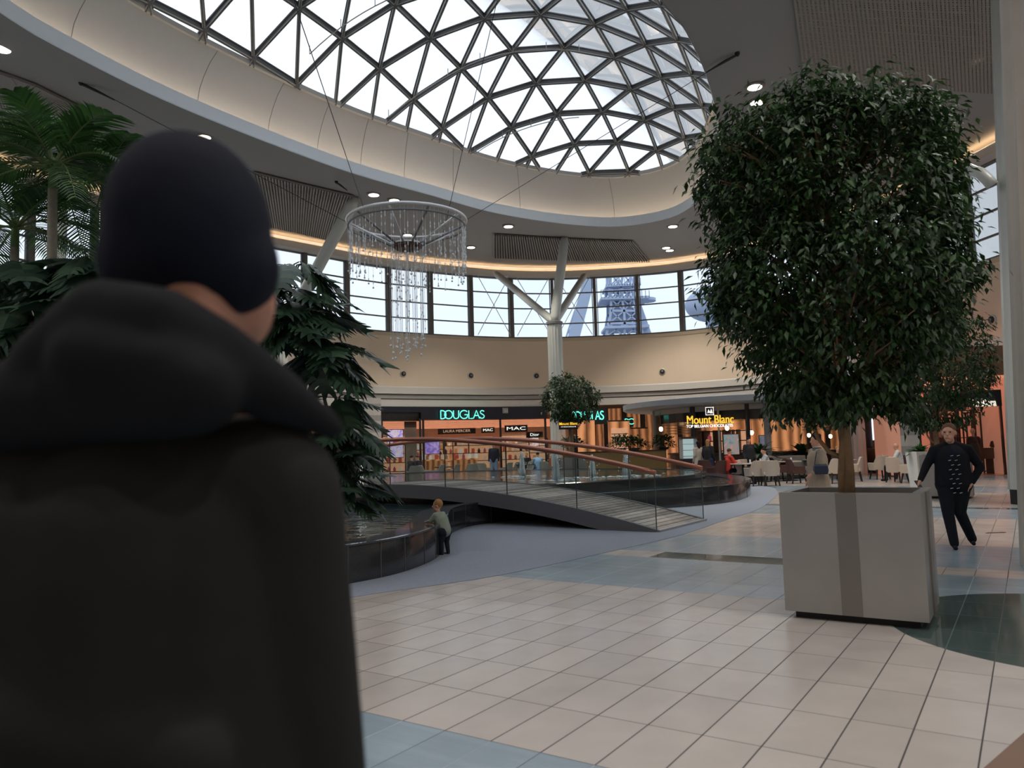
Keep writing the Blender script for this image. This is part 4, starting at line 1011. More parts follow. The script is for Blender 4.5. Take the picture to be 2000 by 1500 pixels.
# pendant lamps
pl0 = None
for i, (x, y, Y) in enumerate([(1291, 838, 35), (1420, 836, 33.6), (1468, 845, 34.5), (1468, 840, 37), (1500, 844, 36), (1516, 838, 38), (1580, 850, 40), (1622, 852, 40), (1234, 852, 40)]):
    p = at(x, y, Y); t = thing('pendant_lamp', 'glowing pendant lamp '+['at the left inside the kiosk', 'above the blue poster', 'over the waiter', 'behind the lamp over the waiter', 'beside the violet poster', 'right of the violet poster', 'in the recess left of the woman in the coat', 'in the recess right of the woman in the coat', 'left of the kiosk by the shop wall'][i], 'lamp', p, group='pendant lamps around the kiosk')
    if pl0 is None:
        MB().ball((0, 0, 0), (.09, .09, .11), 12, 8).build('bulb', mat('amber bulb', (1, .8, .5), .4, emit=(1, .66, .35), es=9), t, smooth=True)
        MB().tube([(0, 0, .1), (0, 0, .75)], .01, 5).build('cord', M_CABLE, t); MB().lathe([(.04, .08), (.04, .15)], seg=8).build('socket', M_BLACK, t); pl0 = t
    else:
        for chd in pl0.children: c2_ = chd.copy(); COL.objects.link(c2_); c2_.parent = t
# fridge
q = onz(1343, 925, 0); q = at(1345, 890, 32.2); fr = thing('display_fridge', 'lit glass display fridge of cakes left of the two standing customers', 'fridge', (q.x, 32.2, 0))
MB().box((0, 0, .45), (.66, .6, .9)).build('base', M_BLACK, fr); MB().box((0, .27, 1.3), (.62, .04, .85)).build('lit_back', mat('cool fridge light', (.7, .8, .8), .5, emit=(.75, .9, .92), es=.5), fr)
for s in (-1, 1): MB().box((s*.30, -.02, 1.3), (.04, .5, .85)).build('side_frame', M_STEELL, fr)
for z in (1.0, 1.25, 1.5): MB().box((0, 0, z), (.56, .46, .02)).build('shelf', M_STEELL, fr)
MB().box((0, 0, 1.76), (.70, .62, .08)).build('top', M_SHELF, fr); MB().box((0, -.28, 1.3), (.58, .012, .85)).build('glass_door', M_RAILG, fr)
# ------------------------------------------------------------------ fashion shop on the right
ms_ = thing('shop_front', 'peach lit fashion shop front at far right', 'shop front', (0, 0, 0), kind='structure')
YS = 29.3
def sx(x, y=900, Y=YS): return at(x, y, Y).x
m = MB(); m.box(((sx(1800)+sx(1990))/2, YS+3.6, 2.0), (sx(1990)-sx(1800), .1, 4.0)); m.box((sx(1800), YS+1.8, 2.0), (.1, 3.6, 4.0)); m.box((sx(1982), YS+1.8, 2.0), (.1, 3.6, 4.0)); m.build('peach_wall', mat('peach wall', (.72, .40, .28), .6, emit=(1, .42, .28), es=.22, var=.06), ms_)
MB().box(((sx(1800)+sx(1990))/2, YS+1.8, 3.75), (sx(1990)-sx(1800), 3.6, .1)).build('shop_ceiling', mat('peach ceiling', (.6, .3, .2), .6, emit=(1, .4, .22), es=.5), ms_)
MB().box(((sx(1800)+sx(1990))/2, YS+1.8, .012), (sx(1990)-sx(1800), 3.8, .02)).build('shop_floor', mat('peach floor', (.55, .36, .28), .2), ms_)
m = MB(); m.box(((sx(1840)+sx(1962))/2, YS, 2.93), (sx(1962)-sx(1840), .25, .62)); m.build('fascia', M_BLACK, ms_)
MB().box(((sx(1700)+sx(1990))/2, YS+.2, 4.35), (sx(1990)-sx(1700), .3, 1.2)).build('upper_fascia', mat('brown bulkhead', (.22, .12, .07), .6), ms_)
m = MB()
for x in (1800, 1822, 1962): m.box((sx(x), YS, 1.4), (.06, .1, 2.8))
m.build('post', M_SHELF, ms_)
MB().box(((sx(1824)+sx(1960))/2, YS, 1.35), (sx(1960)-sx(1824), .015, 2.6)).build('shop_glass', M_RAILG, ms_)
mm_ = thing('shop_sign', 'white MaxMara lettering on the black fascia at far right', 'sign', (0, 0, 0))
q = at(1919, 787, YS-.16); text('lettering', 'MaxMara', mat('ivory lit lettering', (.95, .9, .8), .5, emit=(1, .92, .78), es=.6), q, (pi/2, 0, 0),   .42, mm_, .02, bold=.005, xs=.66)
# striped pillar near it
sp = thing('striped_pillar', 'banded grey pillar left of the peach shop window', 'pillar', (0, 0, 0), kind='structure'); a = MB(); b = MB()
for i in range(12): (a if i % 2 else b).box((sx(1783), YS+.1, .2+i*.4), (sx(1795)-sx(1771), .5, .4))
a.build('light_band', M_ST1, sp); b.build('dark_band', M_ST2, sp)
m = MB()
for x0, x1, y_, z1 in ((1852, 1886, YS+1.6, 2.6), (1893, 1921, YS+1.8, 2.45), (1925, 1960, YS+2.1, 2.2)):
    a, b = sx(x0, 900, y_), sx(x1, 900, y_)
    for x in (a, b): m.box((x, y_, z1/2), (.05, .05, z1))
    m.box(((a+b)/2, y_, z1), (b-a+.05, .05, .05))
m.build('display_frame', M_SHELF, ms_)
cb = thing('coffee_bar', 'dark coffee bar with white vertical lights behind the man in the white shirt', 'counter', (at(1757, 900, 34.4).x, 34.4, 0))
MB().box((0, 0, .55), (2.5, .7, 1.1)).build('counter', mat('bar front', (.16, .12, .11), .4), cb); MB().box((0, 1.2, 1.9), (2.6, .1, 3.8)).build('back_wall', M_DARK, cb)
for i in range(5): MB().box((-1.1+i*.52, 1.1, 2.1), (.06 if i % 2 else .12, .05, 1.9)).build('light_tube', mat('bar light', (.9, .9, .95), .5, emit=(.95, .92, 1), es=1.3), cb)
for i in range(3): MB().box((-.9+i*.55, .0, 1.28), (.38, .4, .34), .0).build('coffee_machine', M_STEEL, cb, bevel=.03)
for i in range(4): MB().box((-.85+i*.55, -.37, .75), (.42, .02, .32)).build('menu_sheet', mat('menu paper', (.6, .6, .64), .7), cb)
# bags, rack, console
con = thing('console_table', 'dark console table under the handbags in the peach shop', 'table', (sx(1940), YS+1.2, 0))
MB().box((0, 0, .82), (1.3, .5, .42)).build('drawer_box', mat('dark brown counter', (.07, .035, .025), .4), con)
for s in (-1, 1): MB().box((s*.6, 0, .31), (.04, .45, .62)).build('leg', M_SHELF, con)
MB().box((0, 0, .12), (1.24, .4, .03)).build('foot_rail', M_SHELF, con)
shf = thing('bag_display', 'thin bronze frame display holding handbags in the peach shop', 'shelf', (sx(1940), YS+2.0, 0))
for s in (-1, 1): MB().box((s*.55, 0, 1.3), (.03, .3, 2.6)).build('upright', M_SHELF, shf)
for z in (1.45, 1.95, 2.55): MB().box((0, 0, z), (1.1, .34, .03)).build('shelf_board', M_SHELF, shf)
M_BAG = mat('dark leather', (.055, .03, .03), .45)
for i, (x, z, s) in enumerate([(1942, 1.965, 1.0), (1943, 1.465, .8), (1948, 1.03, 1.15)]):
    t = thing('handbag', 'dark leather handbag, '+['top one of the three on display', 'middle one of the three on display', 'widest one, lowest, on the console table'][i], 'handbag', (sx(x, 850, YS+2.0 if i < 2 else YS+1.2), YS+(2.0 if i < 2 else 1.2), z)); t.scale = (s, s, s)
    MB().loft([[(-.24*f, -.09*g, h), (.24*f, -.09*g, h), (.24*f, .09*g, h), (-.24*f, .09*g, h)] for f, g, h in ((.8, 1, 0), (1, 1.1, .06), (.9, .7, .2), (.6, .3, .3), (.2, .05, .31))], True).build('bag_body', M_BAG, t, smooth=False)
    MB().tube([(-.12*cos(a), 0, .28+.17*sin(a)) for a in [pi*k/8 for k in range(9)]], .014, 6).build('handle', M_BAG, t)
rk = thing('clothes_rack', 'dark framed rail of pale clothes in the peach shop', 'rack', (sx(1918), YS+2.3, 0))
for s in (-1, 1): MB().box((s*.5, 0, 1.35), (.04, .3, 2.7)).build('upright', M_SHELF, rk)
MB().box((0, 0, 2.70), (1.04, .3, .04)).build('top_bar', M_SHELF, rk); MB().tube([(-.5, 0, 1.75), (.5, 0, 1.75)], .015, 6).build('rail', M_SHELF, rk)
gcol = [(.7, .6, .52), (.62, .4, .3), (.3, .2, .16), (.75, .68, .6), (.5, .32, .25)]
for i in range(8):
    x = sx(1918)-.4+i*.11; o = MB().loft([[(-.02, -.05, 0), (.02, -.05, 0), (.02, .05, 0), (-.02, .05, 0)], [(-.03, -.24, -.1), (.03, -.24, -.1), (.03, .24, -.1), (-.03, .24, -.1)], [(-.04, -.25, -1.0-.04*(i % 3)), (.04, -.25, -1.0), (.04, .25, -1.0), (-.04, .25, -1.0)]], True).build('garment', mat('garment %d' % (i % 5), gcol[i % 5], .85))
    o.location = (x, YS+2.3, 1.74); tag(o, ['cream', 'tan', 'dark brown', 'ivory', 'rust'][i % 5]+' garment, %s from the left on the rail in the peach shop' % ORD[i], 'clothes', 'garments on the rail in the peach shop')
# planted tubs
def tub(label, p, w, h, m, leafc, seed, H=.55, n=60, kind='strap'):
    t = thing('potted_plant', label, 'plant', p); rnd = random.Random(seed)
    MB().loft([[(sx_*w/2*f, sy_*w/2*f, z) for sx_, sy_ in ((-1, -1), (1, -1), (1, 1), (-1, 1))] for f, z in ((.8, 0), (1, h), (.9, h), (.85, h-.04))], True).build('pot', m, t)
    mb = MB()
    for k in range(n):
        a = rnd.uniform(0, 2*pi); el = rnd.uniform(.1, 1.3); d = Vector((cos(a)*cos(el), sin(a)*cos(el), sin(el)))
        if kind == 'strap':
            L = H*rnd.uniform(.7, 1.1); pts = [Vector((0, 0, h-.03))+d*L*q-Vector((0, 0, L*.45*q*q)) for q in (0, .3, .6, .85, 1)]; s = d.cross(Vector((0, 0, 1))).normalized(); ww = L*.085
            W_ = (.5, 1, .9, .55, .02); mb.loft([[p_-s*ww*w_, p_+Vector((0, 0, -.01)), p_+s*ww*w_] for p_, w_ in zip(pts, W_)])
        else:
            c_ = Vector((0, 0, h+.05))+Vector((d.x, d.y, d.z*.8))*H*rnd.uniform(.5, 1)
            for _ in range(4): leaf(mb, c_+Vector((rnd.gauss(0, .05), rnd.gauss(0, .05), rnd.gauss(0, .05))), (d+Vector((rnd.uniform(-.7, .7), rnd.uniform(-.7, .7), rnd.uniform(-.9, .3)))).normalized(), Vector((0, 0, 1)), .17, .09)
    mb.build('foliage', leafc, t, smooth='leaf'); return t
M_LF2 = leafmat('house plant leaves', (.01, .03, .014), (.04, .10, .04), .4)
q = at(1487, 905, 30.5); tub('dark strap-leaved plant in a tall black pot by the violet poster', (q.x, 30.5, 0), .42, 1.05, M_BLACK, M_LF2, 3, 1.0, 46)
q = at(1568, 900, 32.8); tub('arching strap-leaved plant behind the grey sofa, left of the coat', (q.x, 32.8, 0), .5, .9, M_BLACK, M_LF2, 5, 1.1, 50)
q = at(1228, 880, 35.3)
for i, (x, w_) in enumerate(((1212, 'left'), (1238, 'middle'), (1295, 'right'))):
    q = at(x, 875, 35.4 if x < 1290 else 35.9); tub('bushy green plant on the amber wall, %s one of three' % w_, (q.x, q.y, 1.285), .5, .12, M_SHELF, M_LF2, 8+i, .62, 90, 'bush')
q = at(1118, 858, 34.6); tub('trailing green plant under the hanging chocolate board', (q.x, 34.4, 1.285), .4, .2, M_SHELF, M_LF2, 15, .55, 90, 'bush')
q = onz(1812, 990, 0); q = at(1800, 880, 21.5); tub('leafy plant in a pale tub left of the walking man', (q.x, 21.5, 0), .62, 1.12, M_WHITE, leafmat('bright leaves', (.02, .07, .02), (.06, .17, .05)), 19, .5, 60)

# ------------------------------------------------------------------ café furniture
M_BE = mat('beige upholstery', (.56, .46, .38), .9, var=.06, scale=12); M_BR = mat('brown upholstery', (.08, .035, .03), .8); M_GR = mat('grey upholstery', (.25, .24, .215), .9); M_LEG = mat('dark chair leg', (.018, .014, .013), .5)
def chair(label, m, group):
    t = thing('tub_chair', label, 'chair', (0, 0, 0), 0, group)
    for sx_ in (-1, 1):
        for sy_ in (-1, 1): MB().tube([(sx_*.20, sy_*.2, .36), (sx_*.25, sy_*.26, 0)], [.036, .024], 6).build('leg', M_LEG, t)
    MB().box((0, .02, .42), (.52, .50, .13)).build('seat', m, t, bevel=.03)
    n = 20; o_, i_ = [], []
    rows = [[], [], [], []]
    for k in range(n+1):
        a = pi+pi*k/n*1.0; ca, sa = cos(a), sin(a); x, y = .31*ca, .27*sa-.02
        if k in (0, n): y += .22
        if k in (1, n-1): y += .08
        f = max(0, -sa); top = .62+.25*min(1, max(0, (f-.45)/.3))
        nn = Vector((ca, sa, 0))*.055
        rows[0].append((x, y, .34)); rows[1].append((x+nn.x*.5, y+nn.y*1.1, top)); rows[2].append((x-nn.x, y-nn.y*.1, top)); rows[3].append((x-nn.x, y-nn.y, .34))
    MB().loft([rows[0], rows[1], rows[2], rows[3], rows[0]]).build('backrest', m, t, smooth=False, bevel=.012)
    return t
CH = {}
def put(x, y, rz, col, label, group, Y=None):
    p = onz(x, y, 0) if Y is None else Vector((at(x, 880, Y).x, Y, 0))
    if col not in CH: CH[col] = chair(label, {'beige': M_BE, 'brown': M_BR, 'grey': M_GR}[col], group); CH[col].location = p; CH[col].rotation_euler = (0, 0, rz); o = CH[col]
    else: o = dup(CH[col], p, rz, label, group)
    return o
GC = 'upholstered tub chairs of the café'
put(1477, 949, .2, 'beige', 'beige tub chair seen from behind, left of the pair nearest the pool end', GC)
put(1505, 949, -.08, 'beige', 'beige tub chair seen from behind, right of the pair nearest the pool end', GC)
put(1452, 944, -1.3, 'beige', 'beige tub chair turned sideways over the pool end', GC)
put(1524, 940, 1.7, 'brown', 'brown and beige chair side-on, just right of the nearest beige pair', GC)
put(1399, 926, .5, 'brown', 'dark brown chair beside the end of the copper handrail', GC, 28.6)
put(1378, 924, -.6, 'brown', 'dark brown chair behind the end of the copper handrail', GC, 30.2)
put(1556, 944, -1.5, 'brown', 'dark brown chair left of the woman in the coat', GC)
put(1440, 921, .4, 'beige', 'beige chair behind the seated person in red', GC, 29.6)
put(1632, 944, .08, 'beige', 'beige tub chair directly left of the big tree trunk', GC)
put(1668, 940, 1.2, 'beige', 'beige tub chair partly behind the big tree trunk', GC)
put(1719, 936, .05, 'beige', 'beige tub chair seen from behind, right of the big tree trunk', GC)
put(1753, 942, -1.0, 'beige', 'beige tub chair with its open side to the left, by the white shirted man', GC)
put(1784, 944, .25, 'beige', 'beige tub chair right of the white shirted man', GC)
put(1762, 925, 2.6, 'brown', 'brown chair of the man in the white shirt', GC, 28.6)
put(1500, 925, 3.0, 'brown', 'brown chair of the seated person in pale grey', GC, 30.6)
put(1595, 928, 1.0, 'brown', 'brown chair behind the woman in the coat', GC, 32.8)
put(1640, 921, 3.1, 'brown', 'brown chair of the blonde seated woman', GC, 30.4)
for x, rz, Y, lb in ((808, .3, 35.0, 'farthest left behind the basin'), (832, -1.2, 36.0, 'second from the left behind the basin'), (853, 1.3, 36, 'third, with a pale edge, behind the basin'), (884, 1.2, 36.4, 'left of the standing man in jeans'), (921, .1, 36.2, 'just left of the standing man in jeans'), (942, -.4, 37.5, 'touching the standing man in jeans'), (987, 1.0, 36.8, 'just right of the standing man in jeans'), (1012, .3, 37.5, 'behind the leftmost fountain jet'), (1036, 2.7, 38.3, 'of the diner in blue'), (1067, -.6, 37.3, 'left of the central column')):
    put(x, 0, rz, 'grey', 'grey tub chair '+lb, 'grey tub chairs behind the fountain', Y)
def table(x, y, label, Y=None, r=.45, m=None):
    p = onz(x, y, 0) if Y is None else Vector((at(x, 880, Y).x, Y, 0)); t = thing('cafe_table', label, 'table', p, group='round café tables')
    MB().lathe([(r, .71), (r+.01, .73), (r, .75)], seg=28).build('table_top', m or mat('pale table top', (.55, .47, .40), .3), t)
    MB().lathe([(.05, .04), (.045, .71)], seg=10).build('pedestal', M_LEG, t); MB().lathe([(.30, 0), (.30, .02), (.06, .06)], seg=20).build('foot', M_LEG, t); return p
TB = [table(1490, 941, 'café table behind the nearest beige pair of chairs'), table(1650, 936, 'café table left of the big tree trunk'), table(1738, 931, 'café table between the tree trunk and the man in white'), table(1540, 931, 'café table left of the woman in the coat', 29.6), table(1450, 926, 'café table of the person in red', 28.2),
      table(866, 0, 'dark café table left of the standing man', 37.0, m=M_LEG), table(1026, 0, 'dark café table of the diner in blue', 37.2, m=M_LEG), table(1590, 920, 'café table behind the woman in the coat', 31.6)]
M_CHINA = mat('white china', (.78, .80, .82), .15)
cup0 = None; cups = 0
for ti, p in enumerate(TB):
    for k in range(3):
        q = p+Vector((cos(k*2.1+ti)*.25, sin(k*2.1+ti)*.25, .751)); kind_ = (k+ti) % 3
        if kind_ == 0: o = MB().lathe([(.03, 0), (.04, .05), (.045, .08), (.04, .08), (.03, .01)], seg=12).build('cup', M_CHINA); cat = 'cup'
        elif kind_ == 1: o = MB().lathe([(.06, 0), (.12, .015), (.125, .02), (.05, .008)], seg=16).build('plate', M_CHINA); cat = 'plate'
        else: o = MB().lathe([(.03, 0), (.032, .13), (.028, .13), (.026, .01)], seg=10).build('glass', M_CHINA); cat = 'glass'
        o.location = q; tag(o, 'white %s on the %s' % (cat, ['café table behind the nearest beige pair of chairs', 'café table left of the big tree trunk', 'café table by the man in white', 'café table left of the woman in the coat', 'café table of the person in red', 'dark café table left of the standing man', 'dark café table of the diner in blue', 'café table behind the woman in the coat'][ti]), cat, 'tableware on the café tables')
sf = thing('sofa', 'grey sofa behind the café tables, left of the woman in the coat', 'sofa', (at(1545, 900, 31.3).x, 31.3, 0), .2)
MB().box((0, 0, .3), (1.7, .8, .34)).build('seat', M_GR, sf, bevel=.05); MB().box((0, .35, .62), (1.7, .16, .6)).build('backrest', M_GR, sf, bevel=.05)
for s in (-1, 1): MB().box((s*.85, 0, .45), (.14, .8, .45)).build('armrest', M_GR, sf, bevel=.05)
for s in (-1, 1):
    for r_ in (-1, 1): MB().box((s*.75, r_*.3, .065), (.05, .05, .13)).build('leg', M_LEG, sf)
fb = onz(1945, 1041, 0); g_ = thing('floor_slot', 'narrow brown metal slot cover in the floor right of the walking man', 'floor cover', (fb.x, fb.y, 0)); MB().box((0, 0, .004), (.30, .035, .008), .0).build('cover', mat('bronze slot', (.16, .10, .07), .5), g_); MB().box((0, 0, .009), (.26, .008, .004)).build('slit', M_BLACK, g_)

# ------------------------------------------------------------------ jungle in the pool
M_MON = leafmat('split leaves', (.016, .04, .027), (.065, .12, .07), .30)
M_PALM = leafmat('palm leaves', (.022, .065, .022), (.10, .24, .06), .38)
def monleaf(mb, base, d, n, L, rnd, young=False):
    s = d.cross(n).normalized(); n = s.cross(d).normalized(); droop = rnd.uniform(.15, .6)
    def mid(t): return base+d*(L*t)-Vector((0, 0, L*droop*t*t))
    # midrib web
    for side in (-1, 1):
        K = 7; prev = None
        for k in range(K):
            t0 = .02+.86*k/K; t1 = t0+.86/K*.93; w = L*.56*(sin(pi*min(1, (t0+.10)/1.05))**.6)*(1.0-.15*t0)
            a, b = mid(t0), mid(t1+.02); sweep = .22+.35*t0
            pts = []
            for q in (0, .38, .75, 1.0):
                o = s*side*w*q+d*(L*sweep*q*q*.6)-Vector((0, 0, 1))*w*.32*q*q+n*(.05*L*sin(q*2))
                f = (1, 1.0, .90, .30)[int(q*3+.01) if q < 1 else 3]; c = (a+b)/2; pts.append((c+(a-c)*f+o, c+(b-c)*f+o))
            vs = [p for pr in pts for p in pr]; mb.add(vs, [(0, 1, 3, 2), (2, 3, 5, 4), (4, 5, 7, 6)])
            e0, e1 = mid(t1), mid(t0+.86/K); wi_ = s*side*w*.36
            mb.add([e0, e1, e1+wi_, e0+wi_], [(0, 1, 2, 3)])
    mb.add([mid(.86)-s*L*.10, mid(1.08), mid(.86)+s*L*.10, mid(.80)], [(0, 1, 2, 3)])
def monstera(label, px, Y, n, seed, size=.55, dy=.8):
    # px: list of (x, y, r) blobs in plan of the mass, spread in depth around Y
    rnd = random.Random(seed); cents = [at(x, y, Y) for x, y, r in px]; rad = [r/F*Y for x, y, r in px]; lo = min(cents, key=lambda c: c.z)
    root = Vector((sum(c.x for c in cents)/len(cents)-.45, Y+.25, .34)); t = thing('split_leaf_plant', label, 'plant', root); mb = MB(); st = MB()
    sp = [Vector((0, 0, 0))]+[Vector((c.x-root.x-.25, rnd.uniform(0, .3), c.z-root.z)) for c in sorted(cents, key=lambda c: c.z)]; st.tube(sp, [.05]*(len(sp)-1)+[.02], 8)
    for k in range(n):
        i = rnd.randrange(len(cents)); c = cents[i]; r = rad[i]; a = rnd.uniform(0, 2*pi); el = rnd.uniform(-.75, 1.1)
        o = Vector((cos(a)*cos(el), sin(a)*cos(el)*dy, sin(el))); p = c-root+o*r*rnd.uniform(.45, 1.0)
        d = Vector((o.x, o.y*.9, rnd.uniform(-.75, .1))).normalized(); nn = (Vector((0, 0, 1))+o*.8+Vector((rnd.uniform(-.3, .3), rnd.uniform(-.3, .3), 0))).normalized()
        L = size*rnd.uniform(.7, 1.2); st.tube([c-root+Vector((-.05, .1, -.15)), p.lerp(c-root, .4)+Vector((0, 0, .06)), p], [.014, .011, .008], 5)
        monleaf(mb, p, d, nn, L, rnd)
    mb.build('foliage', M_MON, t, smooth='leaf'); st.build('stem', mat('green stem', (.06, .10, .04), .6), t, smooth=True); return t
monstera('tall dark split-leaf plant rising right of the man in the black beanie', [(560, 545, 60), (590, 600, 55), (610, 640, 60), (640, 700, 45), (555, 660, 70), (500, 600, 60)], 9.9, 100, 2, .50)
monstera('dark split-leaf plant drooping over the water beneath the handrail', [(650, 800, 50), (680, 850, 50), (665, 910, 50), (668, 965, 42), (625, 880, 60), (690, 930, 40)], 10.2, 86, 5, .42)
monstera('grey-green split-leaf plant at the left edge behind the man in black', [(30, 560, 55), (110, 560, 60), (170, 530, 50), (60, 640, 70), (150, 620, 60), (10, 690, 70)], 9.8, 95, 9, .56)
def frond(mb, st, base, d, L, rnd, droop):
    pts = []; up = Vector((0, 0, 1)); K = 12
    for k in range(K+1):
        t = k/K; pts.append(base+d*L*t+Vector((0, 0, -L*droop*t*t)))
    st.tube(pts, [.022*(1-.85*k/K) for k in range(K+1)], 5)
    N_ = 30
    for k in range(N_):
        t = .16+.84*k/N_; i = min(K-1, int(t*K)); p = pts[i].lerp(pts[i+1], t*K-i); tg = (pts[i+1]-pts[i]).normalized(); s = tg.cross(up)
        s = s.normalized() if s.length > .05 else Vector((1, 0, 0)); u = s.cross(tg)
        LL = L*.34*(sin(pi*min(1, .15+t*.82))**.6)*rnd.uniform(.85, 1.1)
        for sd in (-1, 1):
            dd = (tg*.75+s*sd*.85+u*.25).normalized(); w = tg*.021
            m = p+dd*LL*.5-up*LL*.08; e = p+dd*LL-up*LL*.34
            mb.add([p-w*.6, p+w*.6, m+w*.9, m-w*.9, e], [(0, 1, 2, 3), (3, 2, 4)])
def palm(label, px, Y, fr, seed, Lf=1.5):
    c = at(px[0], px[1], Y); t = thing('palm', label, 'palm tree', (c.x, Y, .34)); rnd = random.Random(seed); mb = MB(); st = MB(); h = c.z-.34
    MB().tube([(0, 0, 0), (.03, 0, h*.5), (0, 0, h-.35)], [.085, .07, .06], 12).build('trunk', mat('ringed palm trunk', (.30, .28, .24), .8, var=.25, scale=14, bump=.3), t, smooth=True)
    MB().tube([(0, 0, h-.36), (0, 0, h-.1), (0, 0, h+.1)], [.06, .055, .03], 12).build('crownshaft', mat('green crownshaft', (.10, .19, .06), .5), t, smooth=True)
    for k in range(fr):
        a = 2.4*k+rnd.uniform(-.3, .3); el = 1.15-1.25*(k/fr)+rnd.uniform(-.1, .1); d = Vector((cos(a)*cos(el), sin(a)*cos(el), sin(el)))
        frond(mb, st, Vector((0, 0, h-.05)), d, Lf*rnd.uniform(.8, 1.12), rnd, rnd.uniform(.35, .7))
    mb.build('foliage', M_PALM, t, smooth='leaf'); st.build('frond_stalk', mat('pale stalk', (.16, .22, .08), .5), t, smooth=True); return t
palm('tall slender palm at the left, its bright fronds against the ceiling', (104, 322), 10.6, 22, 3, 1.75)
palm('lower palm whose dark fronds hang before the left window', (30, 440), 11.6, 15, 8, 1.6)
palm('palm mostly hidden behind the black beanie', (205, 350), 11.8, 15, 14, 1.5)

# ------------------------------------------------------------------ people
M_SKIN = mat('skin', (.68, .36, .25), .55, var=.04); M_EYE = mat('eye dark', (.02, .015, .012), .2)
def cloth(n, c, r=.9): return mat('cloth '+n, c, r, var=.12, scale=14, bump=.15, spec=.2)
def person(label, loc, rz, H, col, J=None, vox=.02, girth=1.0, face=False, hair='short', coat=0.0, head_s=1.0, headturn=0.0, hands=False, extra=None, sit=False, bag=None):
    """col: hair, top, bottom, shoes (name, rgb). J overrides joints, all as fractions of H; +Y is ahead, +X is the person's right."""
    j = dict(pel=(0, 0, .53), che=(0, .005, .72), neck=(0, 0, .82), head=(0, .012, .925), shR=(.105, 0, .80), shL=(-.105, 0, .80), elR=(.135, -.02, .635), elL=(-.135, -.02, .635), wrR=(.135, .05, .49), wrL=(-.135, .05, .49),
             hiR=(.05, 0, .51), hiL=(-.05, 0, .51), knR=(.055, .015, .28), knL=(-.055, .015, .28), anR=(.06, 0, .045), anL=(-.06, 0, .045))
    if sit:
        j.update(pel=(0, 0, .30), che=(0, .02, .50), neck=(0, .03, .60), head=(0, .05, .70), shR=(.105, .02, .58), shL=(-.105, .02, .58), elR=(.14, .09, .45), elL=(-.14, .09, .45), wrR=(.09, .20, .47), wrL=(-.09, .20, .47),
                 hiR=(.05, .02, .29), hiL=(-.05, .02, .29), knR=(.07, .25, .29), knL=(-.07, .25, .29), anR=(.07, .27, .045), anL=(-.07, .27, .045))
    if J: j.update(J)
    P = {k: Vector(v)*H for k, v in j.items()}; t = thing('person', label, 'person', loc, rz); g = girth; h = H*head_s
    HR = Matrix.Rotation(headturn, 3, 'Z'); hd = P['head']
    def HP(x, y, z): return hd+HR @ Vector((x*h, y*h, z*h))
    b = MB()
    b.caps(P['pel'], P['che'], .072*H*g, .075*H*g); b.caps(P['che'], P['neck']-Vector((0, 0, .03*H)), .075*H*g, .045*H); b.caps(P['shL'], P['shR'], .036*H, .036*H); b.caps(P['neck']-Vector((0, 0, .03*H)), hd-Vector((0, .01*H, .02*H)), .034*H, .032*H)
    b.ball(HP(0, -.004, .012), (.044*h, .054*h, .056*h), 16, 12, HR); b.ball(HP(0, .014, -.028), (.034*h, .036*h, .042*h), 14, 10, HR)
    b.ball(HP(.044, -.004, -.004), (.008*h, .012*h, .019*h), 8, 6, HR); b.ball(HP(-.044, -.004, -.004), (.008*h, .012*h, .019*h), 8, 6, HR)
    b.caps(HP(0, .047, .006), HP(0, .060, -.014), .005*h, .009*h, 8)
    if face:
        b.caps(HP(-.012, .050, -.036), HP(.012, .050, -.036), .0055*h, .0055*h, 8); b.ball(HP(0, .040, -.058), (.016*h, .014*h, .013*h), 10, 8, HR)
        b.caps(HP(-.026, .047, .016), HP(-.010, .051, .017), .005*h, .005*h, 8); b.caps(HP(.026, .047, .016), HP(.010, .051, .017), .005*h, .005*h, 8)
    for S in 'RL':
        b.caps(P['sh'+S], P['el'+S], .030*H, .023*H); b.caps(P['el'+S], P['wr'+S], .023*H, .016*H); b.caps(P['hi'+S], P['kn'+S], .050*H*g, .034*H); b.caps(P['kn'+S], P['an'+S], .034*H, .021*H)
        d = (P['wr'+S]-P['el'+S]).normalized(); c0 = P['wr'+S]; ou = Vector((1 if S == 'R' else -1, 0, 0)); fw = d.cross(ou).normalized(); fw = fw if fw.length > .1 else Vector((0, 1, 0)); sd_ = d.cross(fw).normalized()
        palm_ = c0+d*.045*H; b.caps(c0, palm_-fw*.008*H, .013*H, .011*H, 8); b.caps(c0, palm_+fw*.008*H, .013*H, .011*H, 8); r = max(.0046*H, .0)
        if vox < .0135 or hands:
            for q, L in ((-.016, .036), (-.0055, .042), (.005, .040), (.0155, .032)):
                a0_ = palm_+fw*q*H; a1_ = a0_+d*L*.5*H; b.caps(a0_, a1_, r, r, 7); b.caps(a1_, a1_+(d*.8+sd_*.4*(1 if S == 'R' else -1))*L*.5*H, r, r*.85, 7)
            b.caps(c0+d*.012*H+fw*.012*H, c0+d*.040*H+fw*.032*H, r*1.1, r, 7)
        else: b.caps(palm_, palm_+d*.03*H, .011*H, .008*H, 8)
        an = P['an'+S]; b.caps(an+Vector((0, -.004*H, -.022*H)), an+Vector((0, .045*H, -.030*H)), .012*H, .008*H)
    blob('body', b, M_SKIN, vox, t, 3)
    top = MB(); e = .012*H
    top.caps(P['pel'], P['che'], .078*H*g+e*.4, .084*H*g+e*.4, 16); top.caps(P['che'], P['neck']-Vector((0, 0, .035*H)), .083*H*g, .045*H, 16); top.caps(P['shL'], P['shR'], .043*H, .043*H, 14)
